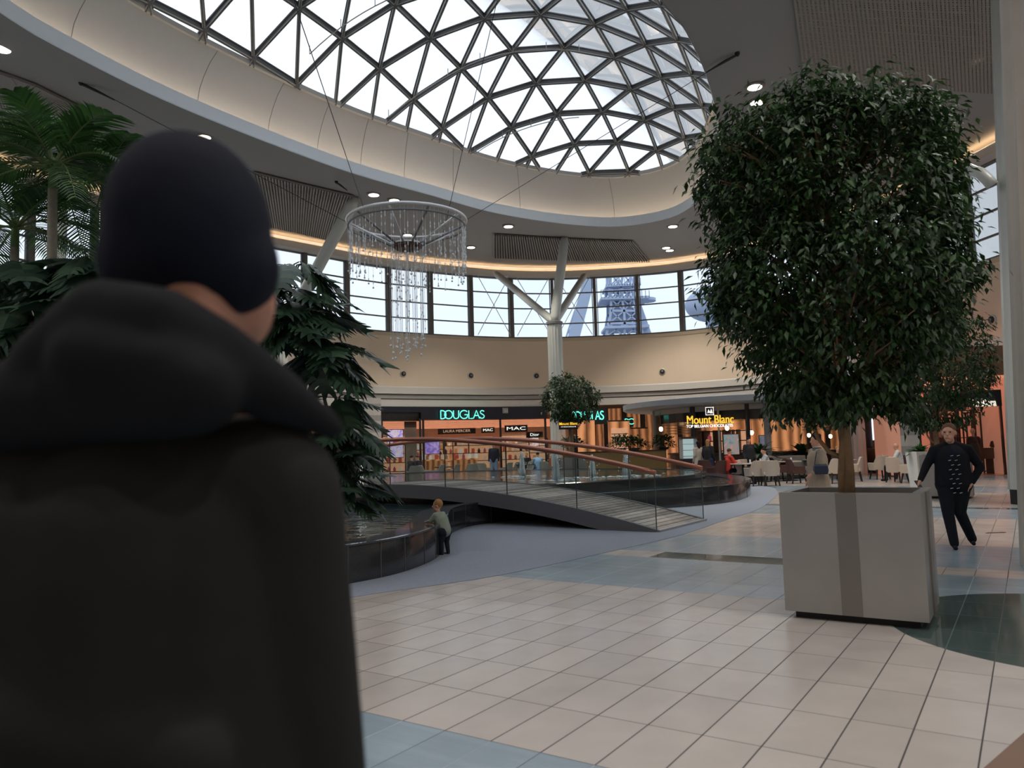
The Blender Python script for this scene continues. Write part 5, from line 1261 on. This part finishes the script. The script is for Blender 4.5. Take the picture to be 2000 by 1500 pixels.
    top.caps(P['che']+Vector((.04*H, 0, 0)), P['pel']+Vector((.035*H, 0, 0)), .062*H*g, .058*H*g); top.caps(P['che']-Vector((.04*H, 0, 0)), P['pel']-Vector((.035*H, 0, 0)), .062*H*g, .058*H*g)
    if coat:
        for xx in (-.045, 0, .045): top.caps(P['pel']+Vector((xx*H, 0, 0)), P['pel']+Vector((xx*H*1.3, 0, -coat*H)), .07*H*g, .078*H*g)
    for S in 'RL':
        q = P['wr'+S]-(P['wr'+S]-P['el'+S]).normalized()*.012*H; top.caps(P['sh'+S], P['el'+S], .042*H, .034*H); top.caps(P['el'+S], q, .034*H, .024*H)
    top.caps(P['neck']-Vector((0, 0, .03*H)), P['neck']+Vector((0, 0, .004*H)), .044*H, .040*H)
    for S in (-1, 1) if face else ():
        top.caps((S*.065*H, 0, .74*H), (S*.075*H, .01*H, .53*H), .058*H, .062*H); top.caps((S*.03*H, 0, .825*H), (S*.10*H, 0, .79*H), .036*H, .042*H)
    blob('coat' if coat else 'jacket', top, cloth(*col[1]), vox, t, 3)
    tr = MB(); tr.caps(P['hiL'], P['hiR'], .066*H*g, .066*H*g)
    for S in 'RL': tr.caps(P['hi'+S], P['kn'+S], .060*H*g, .045*H, 14); tr.caps(P['kn'+S], P['an'+S]+Vector((0, 0, .002*H)), .045*H, .035*H, 12)
    blob('trousers', tr, cloth(*col[2]), vox, t, 3)
    for S in 'RL':
        an = P['an'+S]; f = MB(); fd = (P['an'+S]-P['kn'+S]); fd = Vector((0, 1, 0)); zf = an.z-.028*H
        f.caps(an+Vector((0, -.018*H, -.012*H)), an+Vector((0, .0, -.012*H)), .022*H, .022*H); f.caps(an+Vector((0, -.015*H, -.026*H)), an+Vector((0, .085*H, -.028*H)), .018*H, .016*H)
        blob('shoe', f, cloth(*col[3]), min(vox, .012), t, 2)
    if hair:
        hm = MB(); hm.ball(HP(0, -.012, .022), (.050*h, .056*h, .055*h), 16, 12, HR)
        if hair == 'short': hm = MB(); hm.ball(HP(0, -.0105, .0300), (.0478*h, .0535*h, .0455*h), 16, 12, HR)
        if hair == 'long': hm.caps(HP(0, -.03, 0), HP(0, -.035, -.09), .042*h, .036*h)
        if hair == 'bun': hm.ball(HP(0, -.05, .055), .022*h, 10, 8)
        if hair == 'bald': pass
        if hair != 'bald':
            cut = MB(); blob('hair', hm, cloth(*col[0]), min(vox, .012), t, 2)
    if face:
        for s_ in (-1, 1): MB().ball(HP(s_*.018, .0475, .006), (.0065*h, .004*h, .0045*h), 10, 8, HR).build('eye', M_EYE, t, smooth=True)
        MB().caps(HP(-.011, .0555, -.035), HP(.011, .0555, -.035), .0022*h, .0022*h, 6).build('mouth', mat('lips', (.42, .17, .14), .5), t, smooth=True)
    if extra: extra(t, P, H, HP)
    return t
BLK = ('black', (.012, .013, .018)); NAVY = ('navy', (.018, .022, .04)); DGR = ('charcoal', (.03, .03, .035)); BEI = ('beige coat', (.40, .32, .25)); WHT = ('white', (.66, .66, .68)); JEAN = ('jeans', (.18, .25, .36)); RED = ('red', (.55, .06, .04))
HBR = ('brown hair', (.10, .05, .03)); HBL = ('blond hair', (.40, .21, .09)); HDK = ('dark hair', (.02, .014, .012)); LBL = ('light blue', (.30, .50, .75)); SAGE = ('sage green', (.30, .35, .29)); PGR = ('pale grey', (.42, .45, .48))
# man walking on the right
wm = onz(1872, 1070, 0)
def shirt(t, P, H, HP):
    m = MB(); rnd = random.Random(4)
    for r in range(9):
        for c in range(2): m.box((-.05+.075*c+(.02 if r % 2 else -.01), P['che'].y+.122*H-(.012 if r < 2 else 0), P['neck'].z-.13-r*.062), (.034, .012, .007), rot=Matrix.Rotation(.25, 3, 'Y'))
    sh = MB(); sh.caps(P['che']+Vector((0, .040*H, .02*H)), P['pel']+Vector((0, .040*H, .02*H)), .074*H, .070*H); blob('shirt', sh, cloth('dark navy shirt', (.010, .013, .028)), .012, t, 3)
    m.build('shirt_print', mat('white dash', (.5, .52, .56), .8), t)
    c = MB(); c.tube([(.05, .03, P['neck'].z-.01), (.055, .075, P['neck'].z-.06), (.03, .10, P['neck'].z-.12)], [.022, .024, .012], 8); c.tube([(-.05, .03, P['neck'].z-.01), (-.055, .075, P['neck'].z-.06), (-.03, .10, P['neck'].z-.12)], [.022, .024, .012], 8); c.build('collar', cloth(*BLK), t, smooth=True)
walk = person('man in a black jacket and trousers walking towards the camera, phone in hand', (wm.x, wm.y, 0), pi-.42, 1.68, (('cropped hair', (.16, .09, .06)), BLK, BLK, BLK),
    J=dict(shR=(.118, 0, .787), shL=(-.118, 0, .787), elR=(.185, .0, .665), wrR=(.245, .09, .545), elL=(-.20, -.03, .645), wrL=(-.125, .03, .52), knR=(.06, .055, .285), anR=(.035, .09, .045), knL=(-.03, .0, .285), anL=(-.115, -.13, .058), head=(.008, .02, .925)),
    vox=.011, girth=1.32, head_s=1.1, face=True, hair='short', headturn=-.30, extra=shirt, hands=True)
ph = thing('phone', 'small dark phone held by the walking man in the black jacket', 'phone', walk.matrix_basis @ (Vector((.258, .118, .512))*1.68)); ph.rotation_euler = (.9, 0, .3)
MB().box((0, 0, 0), (.07, .145, .009)).build('case', M_BLACK, ph, bevel=.003); MB().box((0, 0, .005), (.062, .13, .002)).build('screen', mat('phone glass', (.1, .1, .09), .1), ph)
# toddler
tp = onz(866, 1084, 0)
tod = person('toddler in a sage green top and dark trousers leaning on the pool edge', (tp.x-.0, tp.y+.02, 0), 1.0, .84, (HBL, SAGE, ('dark navy trousers', (.02, .024, .035)), ('dark shoes', (.05, .04, .04))),
    J=dict(pel=(0, -.03, .42), che=(0, .045, .60), neck=(0, .095, .72), head=(0, .115, .84), shR=(.115, .08, .69), shL=(-.115, .08, .69), elR=(.14, .17, .585), wrR=(.10, .29, .56), elL=(-.15, .16, .585), wrL=(-.10, .29, .56),
           hiR=(.06, -.03, .40), hiL=(-.06, -.03, .40), knR=(.07, -.02, .22), knL=(-.07, -.01, .22), anR=(.08, -.04, .045), anL=(-.07, -.02, .045)), vox=.009, girth=1.5, head_s=1.5, hair='full', hands=True, headturn=.5)
# woman in the coat behind the planter
def scarfbag(t, P, H, HP):
    s = MB(); n = P['neck']
    for k in range(4): (s.tube([(.062*cos(a), .058*sin(a), n.z-.035+k*.03) for a in [2*pi*i/14 for i in range(15)]], .017, 6, False))
    s.build('scarf', mat('pale scarf', (.55, .54, .52), .9), t); s = MB()
    for k in range(3): s.tube([(.070*cos(a), .066*sin(a), n.z-.02+k*.03) for a in [2*pi*i/14 for i in range(15)]], .011, 6, False)
    s.build('scarf_stripe', cloth(*BLK), t)
coat = person('woman in a beige coat and striped scarf passing behind the foreground planter', (at(1600, 950, 13.6).x, 13.6, 0), pi/2+.15, 1.62, (HDK, BEI, NAVY, BLK), J=dict(elL=(-.15, .04, .64), wrL=(-.13, .15, .57), anR=(.05, -.12, .05), anL=(-.05, .12, .045), knR=(.05, -.02, .28)), vox=.014, girth=1.25, hair='bun', coat=.22, extra=scarfbag)
bg_ = thing('shoulder_bag', 'dark blue shoulder bag at the hip of the woman in the beige coat', 'handbag', (at(1608, 910, 13.2).x, 13.32, 1.02-.10)); bg_.scale = (.7, .7, .7)
MB().loft([[(-.17*f, -.05*g, h), (.17*f, -.05*g, h), (.17*f, .05*g, h), (-.17*f, .05*g, h)] for f, g, h in ((.85, 1, 0), (1, 1.2, .08), (.95, .9, .2), (.85, .3, .25))], True).build('bag_body', mat('blue leather', (.02, .035, .075), .4), bg_)
MB().tube([(-.14, .02, .23), (-.03, .12, .55), (.05, .16, .60), (.14, .02, .23)], .012, 6).build('strap', mat('blue leather', (.02, .035, .075), .4), bg_)
# people farther away
def far(label, x, Y, rz, H, col, **k):
    return person(label, (at(x, 900, Y).x, Y, 0), rz, H, col, vox=.024, **k)
far('man in a dark coat over pale blue shirt and jeans standing before the perfume shop', 965, 39.0, pi-.2, 1.86, (HDK, NAVY, JEAN, BLK), girth=1.25, face=False)
far('customer in a pale coat at the kiosk, left of the one in the dark jacket', 1365, 31.0, .4, 1.62, (HDK, ('pale coat', (.50, .44, .38)), BLK, BLK), hair='long', coat=.15)
far('blonde customer in a dark jacket and blue jeans at the kiosk', 1384, 30.6, -.8, 1.68, (HBL, DGR, ('blue jeans', (.03, .05, .11)), BLK), hair='long', girth=1.15)
far('waiter in dark clothes standing between the tables by the blue poster', 1464, 29.6, pi+.3, 1.70, (HDK, DGR, BLK, BLK), girth=1.1)
far('seated person in a red top below the blue poster', 1422, 28.6, -1.3, 1.68, (HBR, RED, BLK, BLK), sit=True)
far('seated person in pale grey leaning over the table behind the nearest beige chairs', 1497, 27.8, 1.4, 1.68, (HDK, PGR, BLK, BLK), sit=True)
far('blonde person in a dark patterned top seated left of the tree trunk', 1636, 28.6, pi, 1.66, (HBL, DGR, BLK, BLK), sit=True, hair='full')
far('bald man in a white shirt seated right of the tree trunk', 1757, 27.4, 1.1, 1.74, (HBR, WHT, BLK, BLK), sit=True, hair='bald')
far('person in light blue seated with back turned behind the fountain jet', 1051, 37.4, .2, 1.70, (HDK, LBL, JEAN, BLK), sit=True, girth=1.3)
far('dark clothed person seated at far left behind the basin', 802, 36.8, -.7, 1.72, (HDK, DGR, BLK, BLK), sit=True, girth=1.2)
far('second dark clothed diner seated just right of the shop pillar', 817, 37.6, 1.0, 1.72, (HBR, NAVY, BLK, BLK), sit=True)
far('person in a dark top seated right of the leftmost fountain jet', 1030, 39.0, 2.6, 1.68, (HBL, BLK, BLK, BLK), sit=True)
# shop dummies
def dummy(label, x, Y, m, H=1.8):
    t = thing('mannequin', label, 'mannequin', (at(x, 880, Y).x, Y, 0)); b = MB()
    b.caps((0, 0, .95*H/1.8), (0, 0, 1.30), .13, .15); b.caps((-.17, 0, 1.42), (.17, 0, 1.42), .08, .08)
    for s in (-1, 1): b.caps((s*.21, 0, 1.40), (s*.25, .02, .98), .07, .06)
    b.caps((0, 0, 1.1), (0, 0, .62), .20, .27); blob('long_coat', b, m, .025, t, 3)
    h = MB(); h.caps((0, 0, 1.45), (0, 0, 1.62), .05, .05); h.ball((0, .01, 1.70), (.085, .10, .12), 12, 10); blob('head', h, mat('dummy pale', (.55, .42, .34), .6), .02, t, 2)
    m_ = MB(); m_.tube([(0, 0, .02), (0, 0, .7)], .02, 8); m_.lathe([(.2, 0), (.2, .02)], seg=16); m_.build('stand', M_SHELF, t); return t
dummy('shop mannequin in a long dark shiny coat right behind the walking man', 1903, YS+1.0, cloth('dark shiny coat', (.05, .042, .04), .35))
dummy('shop mannequin in a brown coat left of the dark coated one', 1840, YS+1.1, cloth('brown coat', (.10, .05, .035)))

# ------------------------------------------------------------------ man in the foreground, seen from behind
def foreground():
    X, Y = -.50, 1.04; H = 1.93
    t = thing('person', 'man seen from behind in a black beanie and hooded black coat, nearest to the camera', 'person', (X, Y, 0), 0)
    v = .011; b = MB()
    hd = Vector((.055, .03, 1.80))
    b.ball(hd+Vector((0, 0, .02)), (.080, .100, .112), 18, 14); b.ball(hd+Vector((.042, .035, -.075)), (.060, .064, .078), 16, 12); b.caps(hd+Vector((.01, -.02, -.05)), (.03, 0, 1.54), .066, .074)
    b.ball(hd+Vector((.090, -.01, -.045)), (.014, .024, .036), 10, 8); b.ball(hd+Vector((-.085, .02, -.03)), (.014, .024, .036), 10, 8); b.caps(hd+Vector((.05, .10, .0)), hd+Vector((.062, .118, -.035)), .012, .018, 8)
    b.caps((0, 0, 1.0), (0, 0, 1.36), .12, .13); b.caps((-.14, 0, 1.43), (.12, 0, 1.43), .05, .05)
    for s in (-1, 1):
        b.caps((s*.15, 0, 1.42), (s*.20, .02, 1.13), .045, .04); b.caps((s*.20, .02, 1.13), (s*.18, .2, .98), .04, .030)
        b.caps((s*.1, 0, .98), (s*.1, .02, .53), .09, .06); b.caps((s*.1, .02, .53), (s*.11, 0, .09), .06, .042); b.caps((s*.11, 0, .08), (s*.12, .15, .04), .042, .03)
        for q in range(4): b.caps((s*(.16+.012*q-.01), .23, .96), (s*(.16+.012*q-.02), .30, .93-.01*q), .010, .009, 7)
        b.caps((s*.15, .21, .97), (s*.11, .26, .97), .011, .010, 7)
    blob('body', b, mat('skin near', (.46, .22, .15), .6), v, t, 3)
    c = MB(); q = 18
    c.caps((0, .0, 1.37), (0, .01, .90), .175, .20, q); c.caps((-.10, 0, 1.38), (-.09, .0, .88), .15, .17, q); c.caps((.06, 0, 1.36), (.08, .0, .88), .15, .17, q)
    c.caps((-.21, .0, 1.465), (.16, .0, 1.465), .088, .092, q); c.caps((0, 0, 1.46), (.02, .01, 1.54), .13, .09, q)
    c.caps((.175, .0, 1.45), (.205, .02, 1.15), .092, .082, q); c.caps((.205, .02, 1.15), (.212, .06, .90), .082, .082, q)
    c.caps((-.235, .0, 1.445), (-.275, .02, 1.15), .085, .078, q); c.caps((-.275, .02, 1.15), (-.25, .10, .93), .078, .07, q)
    c.caps((-.16, -.13, 1.22), (.12, -.14, 1.16), .06, .05, 12)
    blob('coat', c, cloth('black wool', (.020, .019, .018)), v, t, 6)
    hdm = MB()
    HPTS = [((-.13, .0, 1.60), .052), ((-.075, -.07, 1.622), .056), ((0, -.10, 1.672), .054), ((.07, -.105, 1.665), .048), ((.13, -.085, 1.628), .046), ((.19, -.05, 1.58), .040), ((.255, .01, 1.535), .018)]
    for (a_, r1), (b_, r2) in zip(HPTS, HPTS[1:]): hdm.caps(a_, b_, r1, r2, q)
    hdm.caps((-.14, -.06, 1.57), (.12, -.12, 1.58), .06, .055, q); hdm.caps((-.15, .08, 1.60), (-.13, .0, 1.60), .045, .052, q); hdm.caps((0, -.12, 1.62), (.1, -.12, 1.60), .055, .05, q)
    blob('hood', hdm, cloth('black hood', (.012, .012, .014)), v, t, 5)
    h = MB(); R_ = Matrix.Rotation(-.12, 3, 'Y') @ Matrix.Rotation(.1, 3, 'X')
    h.ball(hd+Vector((-.002, -.01, .028)), (.109, .122, .130), 24, 16, R_); h.caps(hd+Vector((-.030, -.02, -.026)), hd+Vector((.028, .0, -.030)), .090, .090, q)
    blob('beanie', h, cloth('dark navy knit', (.010, .012, .022)), .009, t, 5)
    tr = MB()
    for s in (-1, 1): tr.caps((s*.1, 0, .95), (s*.1, .02, .53), .12, .09, q); tr.caps((s*.1, .02, .53), (s*.11, 0, .12), .09, .07, q)
    blob('trousers', tr, cloth('black trousers', (.014, .014, .018)), .016, t, 4)
    for s in (-1, 1):
        f = MB(); f.caps((s*.11, -.04, .05), (s*.12, .16, .042), .05, .042); blob('shoe', f, cloth(*BLK), .014, t, 2)
    return t
foreground()

# ------------------------------------------------------------------ outside: mine headframe behind the glass
M_HAZE = mat('haze-tinted iron', (.42, .50, .66), .7, var=.05)  # distance haze mixed into the base colour as pale blue
def rod(m, a, b, r): m.beam(a, b, r*2, r*2)
YT = 110.0
tw = thing('headframe_tower', 'hazy blue lattice mine headframe tower seen through the windows right of the column', 'tower', (at(1212, 600, YT).x, YT, 0))
def tz(x, y): p = at(x, y, YT); return Vector((p.x, YT, p.z))-Vector(tw.location)
m = MB()
lv = [(1190, 1236, 540), (1186, 1232, 566), (1190, 1232, 590), (1190, 1240, 612), (1186, 1246, 636), (1180, 1252, 662), (1170, 1262, 700), (1164, 1268, 760), (1158, 1274, 825), (1152, 1280, 893)]
for i in range(len(lv)-1):
    (a0, a1, ya), (b0, b1, yb) = lv[i], lv[i+1]
    for D in (-2.0, 2.0):
        o_ = Vector((0, D, 0)); A_, B_, C_, D_ = tz(a0, ya)+o_, tz(a1, ya)+o_, tz(b0, yb)+o_, tz(b1, yb)+o_
        for p_, q_ in ((A_, C_), (B_, D_), (C_, D_), ((A_+B_)/2, (C_+D_)/2)): rod(m, p_, q_, .16)
        for p_, q_ in ((A_, (C_+D_)/2), ((A_+B_)/2, C_), (B_, (C_+D_)/2), ((A_+B_)/2, D_)): rod(m, p_, q_, .09)
top0, top1 = tz(1180, 480), tz(1226, 480)
for D in (-2, 2):
    rod(m, tz(1190, 540)+Vector((0, D, 0)), top0+Vector((0, D, 0)), .16); rod(m, tz(1236, 540)+Vector((0, D, 0)), top1+Vector((0, D, 0)), .16)
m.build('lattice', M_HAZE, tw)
m = MB(); 
for x0, x1, y, h in ((1170, 1262, 590, 5), (1180, 1245, 566, 4), (1178, 1262, 645, 5)):
    a, b = tz(x0, y), tz(x1, y-3); m.beam(a, b, 5.5, h*.07)
m.build('deck', M_HAZE, tw)
m = MB()
for x0, x1, y in ((1170, 1262, 589), (1180, 1245, 565)):
    for k in range(14):
        a = tz(x0+(x1-x0)*k/13, y)+Vector((0, -2.7, 0)); rod(m, a, a+Vector((0, 0, 1.1)), .05)
    rod(m, tz(x0, y)+Vector((0, -2.7, 1.1)), tz(x1, y)+Vector((0, -2.7, 1.3)), .05)
m.build('railing', M_HAZE, tw)
m = MB(); a, b = tz(1247, 590), tz(1272, 588)
m.lathe([(1.6, 0), (1.6, .4)], (a+b)/2+Vector((0, 0, 0)), 16); m.build('pulley_wheel', M_HAZE, tw)
m = MB(); m.box((tz(1212, 600)+tz(1212, 640))/2, (3.0, 2.5, 3.5)); m.build('cabin', M_HAZE, tw)
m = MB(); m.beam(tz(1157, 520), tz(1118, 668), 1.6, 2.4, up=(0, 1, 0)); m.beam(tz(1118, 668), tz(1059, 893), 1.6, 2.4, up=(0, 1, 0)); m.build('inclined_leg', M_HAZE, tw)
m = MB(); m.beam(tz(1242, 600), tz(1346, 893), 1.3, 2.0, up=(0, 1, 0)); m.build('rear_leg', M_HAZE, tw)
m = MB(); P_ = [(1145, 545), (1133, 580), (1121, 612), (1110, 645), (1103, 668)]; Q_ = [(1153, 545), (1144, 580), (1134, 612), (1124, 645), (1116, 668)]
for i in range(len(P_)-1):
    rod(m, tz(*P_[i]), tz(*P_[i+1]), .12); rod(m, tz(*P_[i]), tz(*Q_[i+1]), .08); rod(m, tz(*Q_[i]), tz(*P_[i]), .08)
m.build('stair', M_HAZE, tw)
dm = thing('storage_dome', 'hazy blue rounded tank seen through the window beside the big tree', 'tank', (at(1392, 595, 100).x, 100, 0)); z_ = at(1392, 595, 100).z
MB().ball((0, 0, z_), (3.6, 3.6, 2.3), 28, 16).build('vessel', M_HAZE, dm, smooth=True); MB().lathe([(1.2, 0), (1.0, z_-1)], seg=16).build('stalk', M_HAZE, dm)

# ------------------------------------------------------------------ sub-parts hang from the part they belong to
SUB = {'joint': 'granite_wall', 'dark_strip': 'body', 'corner_seam': 'body', 'glazing_rail': 'steel_grid', 'node': 'steel_grid', 'hub_ring': 'hub', 'crystal': 'wire_string', 'threshold': 'deck', 'shirt_print': 'shirt',
       'scarf_stripe': 'scarf', 'foam': 'spray', 'lips': 'print', 'door_gap': 'body', 'shelf_board': 'back_panel', 'pillar_head': 'pillar', 'peaks': 'plate', 'border': 'plate', 'digits': 'plate', 'frond_stalk': 'crownshaft', 'mouth': 'body', 'eye': 'body'}
def kin(o): return o.name.split('.')[0]
def ident(o): return o.location.length < 1e-6 and abs(o.rotation_euler.z) < 1e-6
for o in list(bpy.data.objects):
    if o.parent is not None and o.parent.parent is None and kin(o) in SUB and ident(o):
        for s in o.parent.children:
            if s is not o and kin(s) == SUB[kin(o)] and ident(s): o.parent = s; break
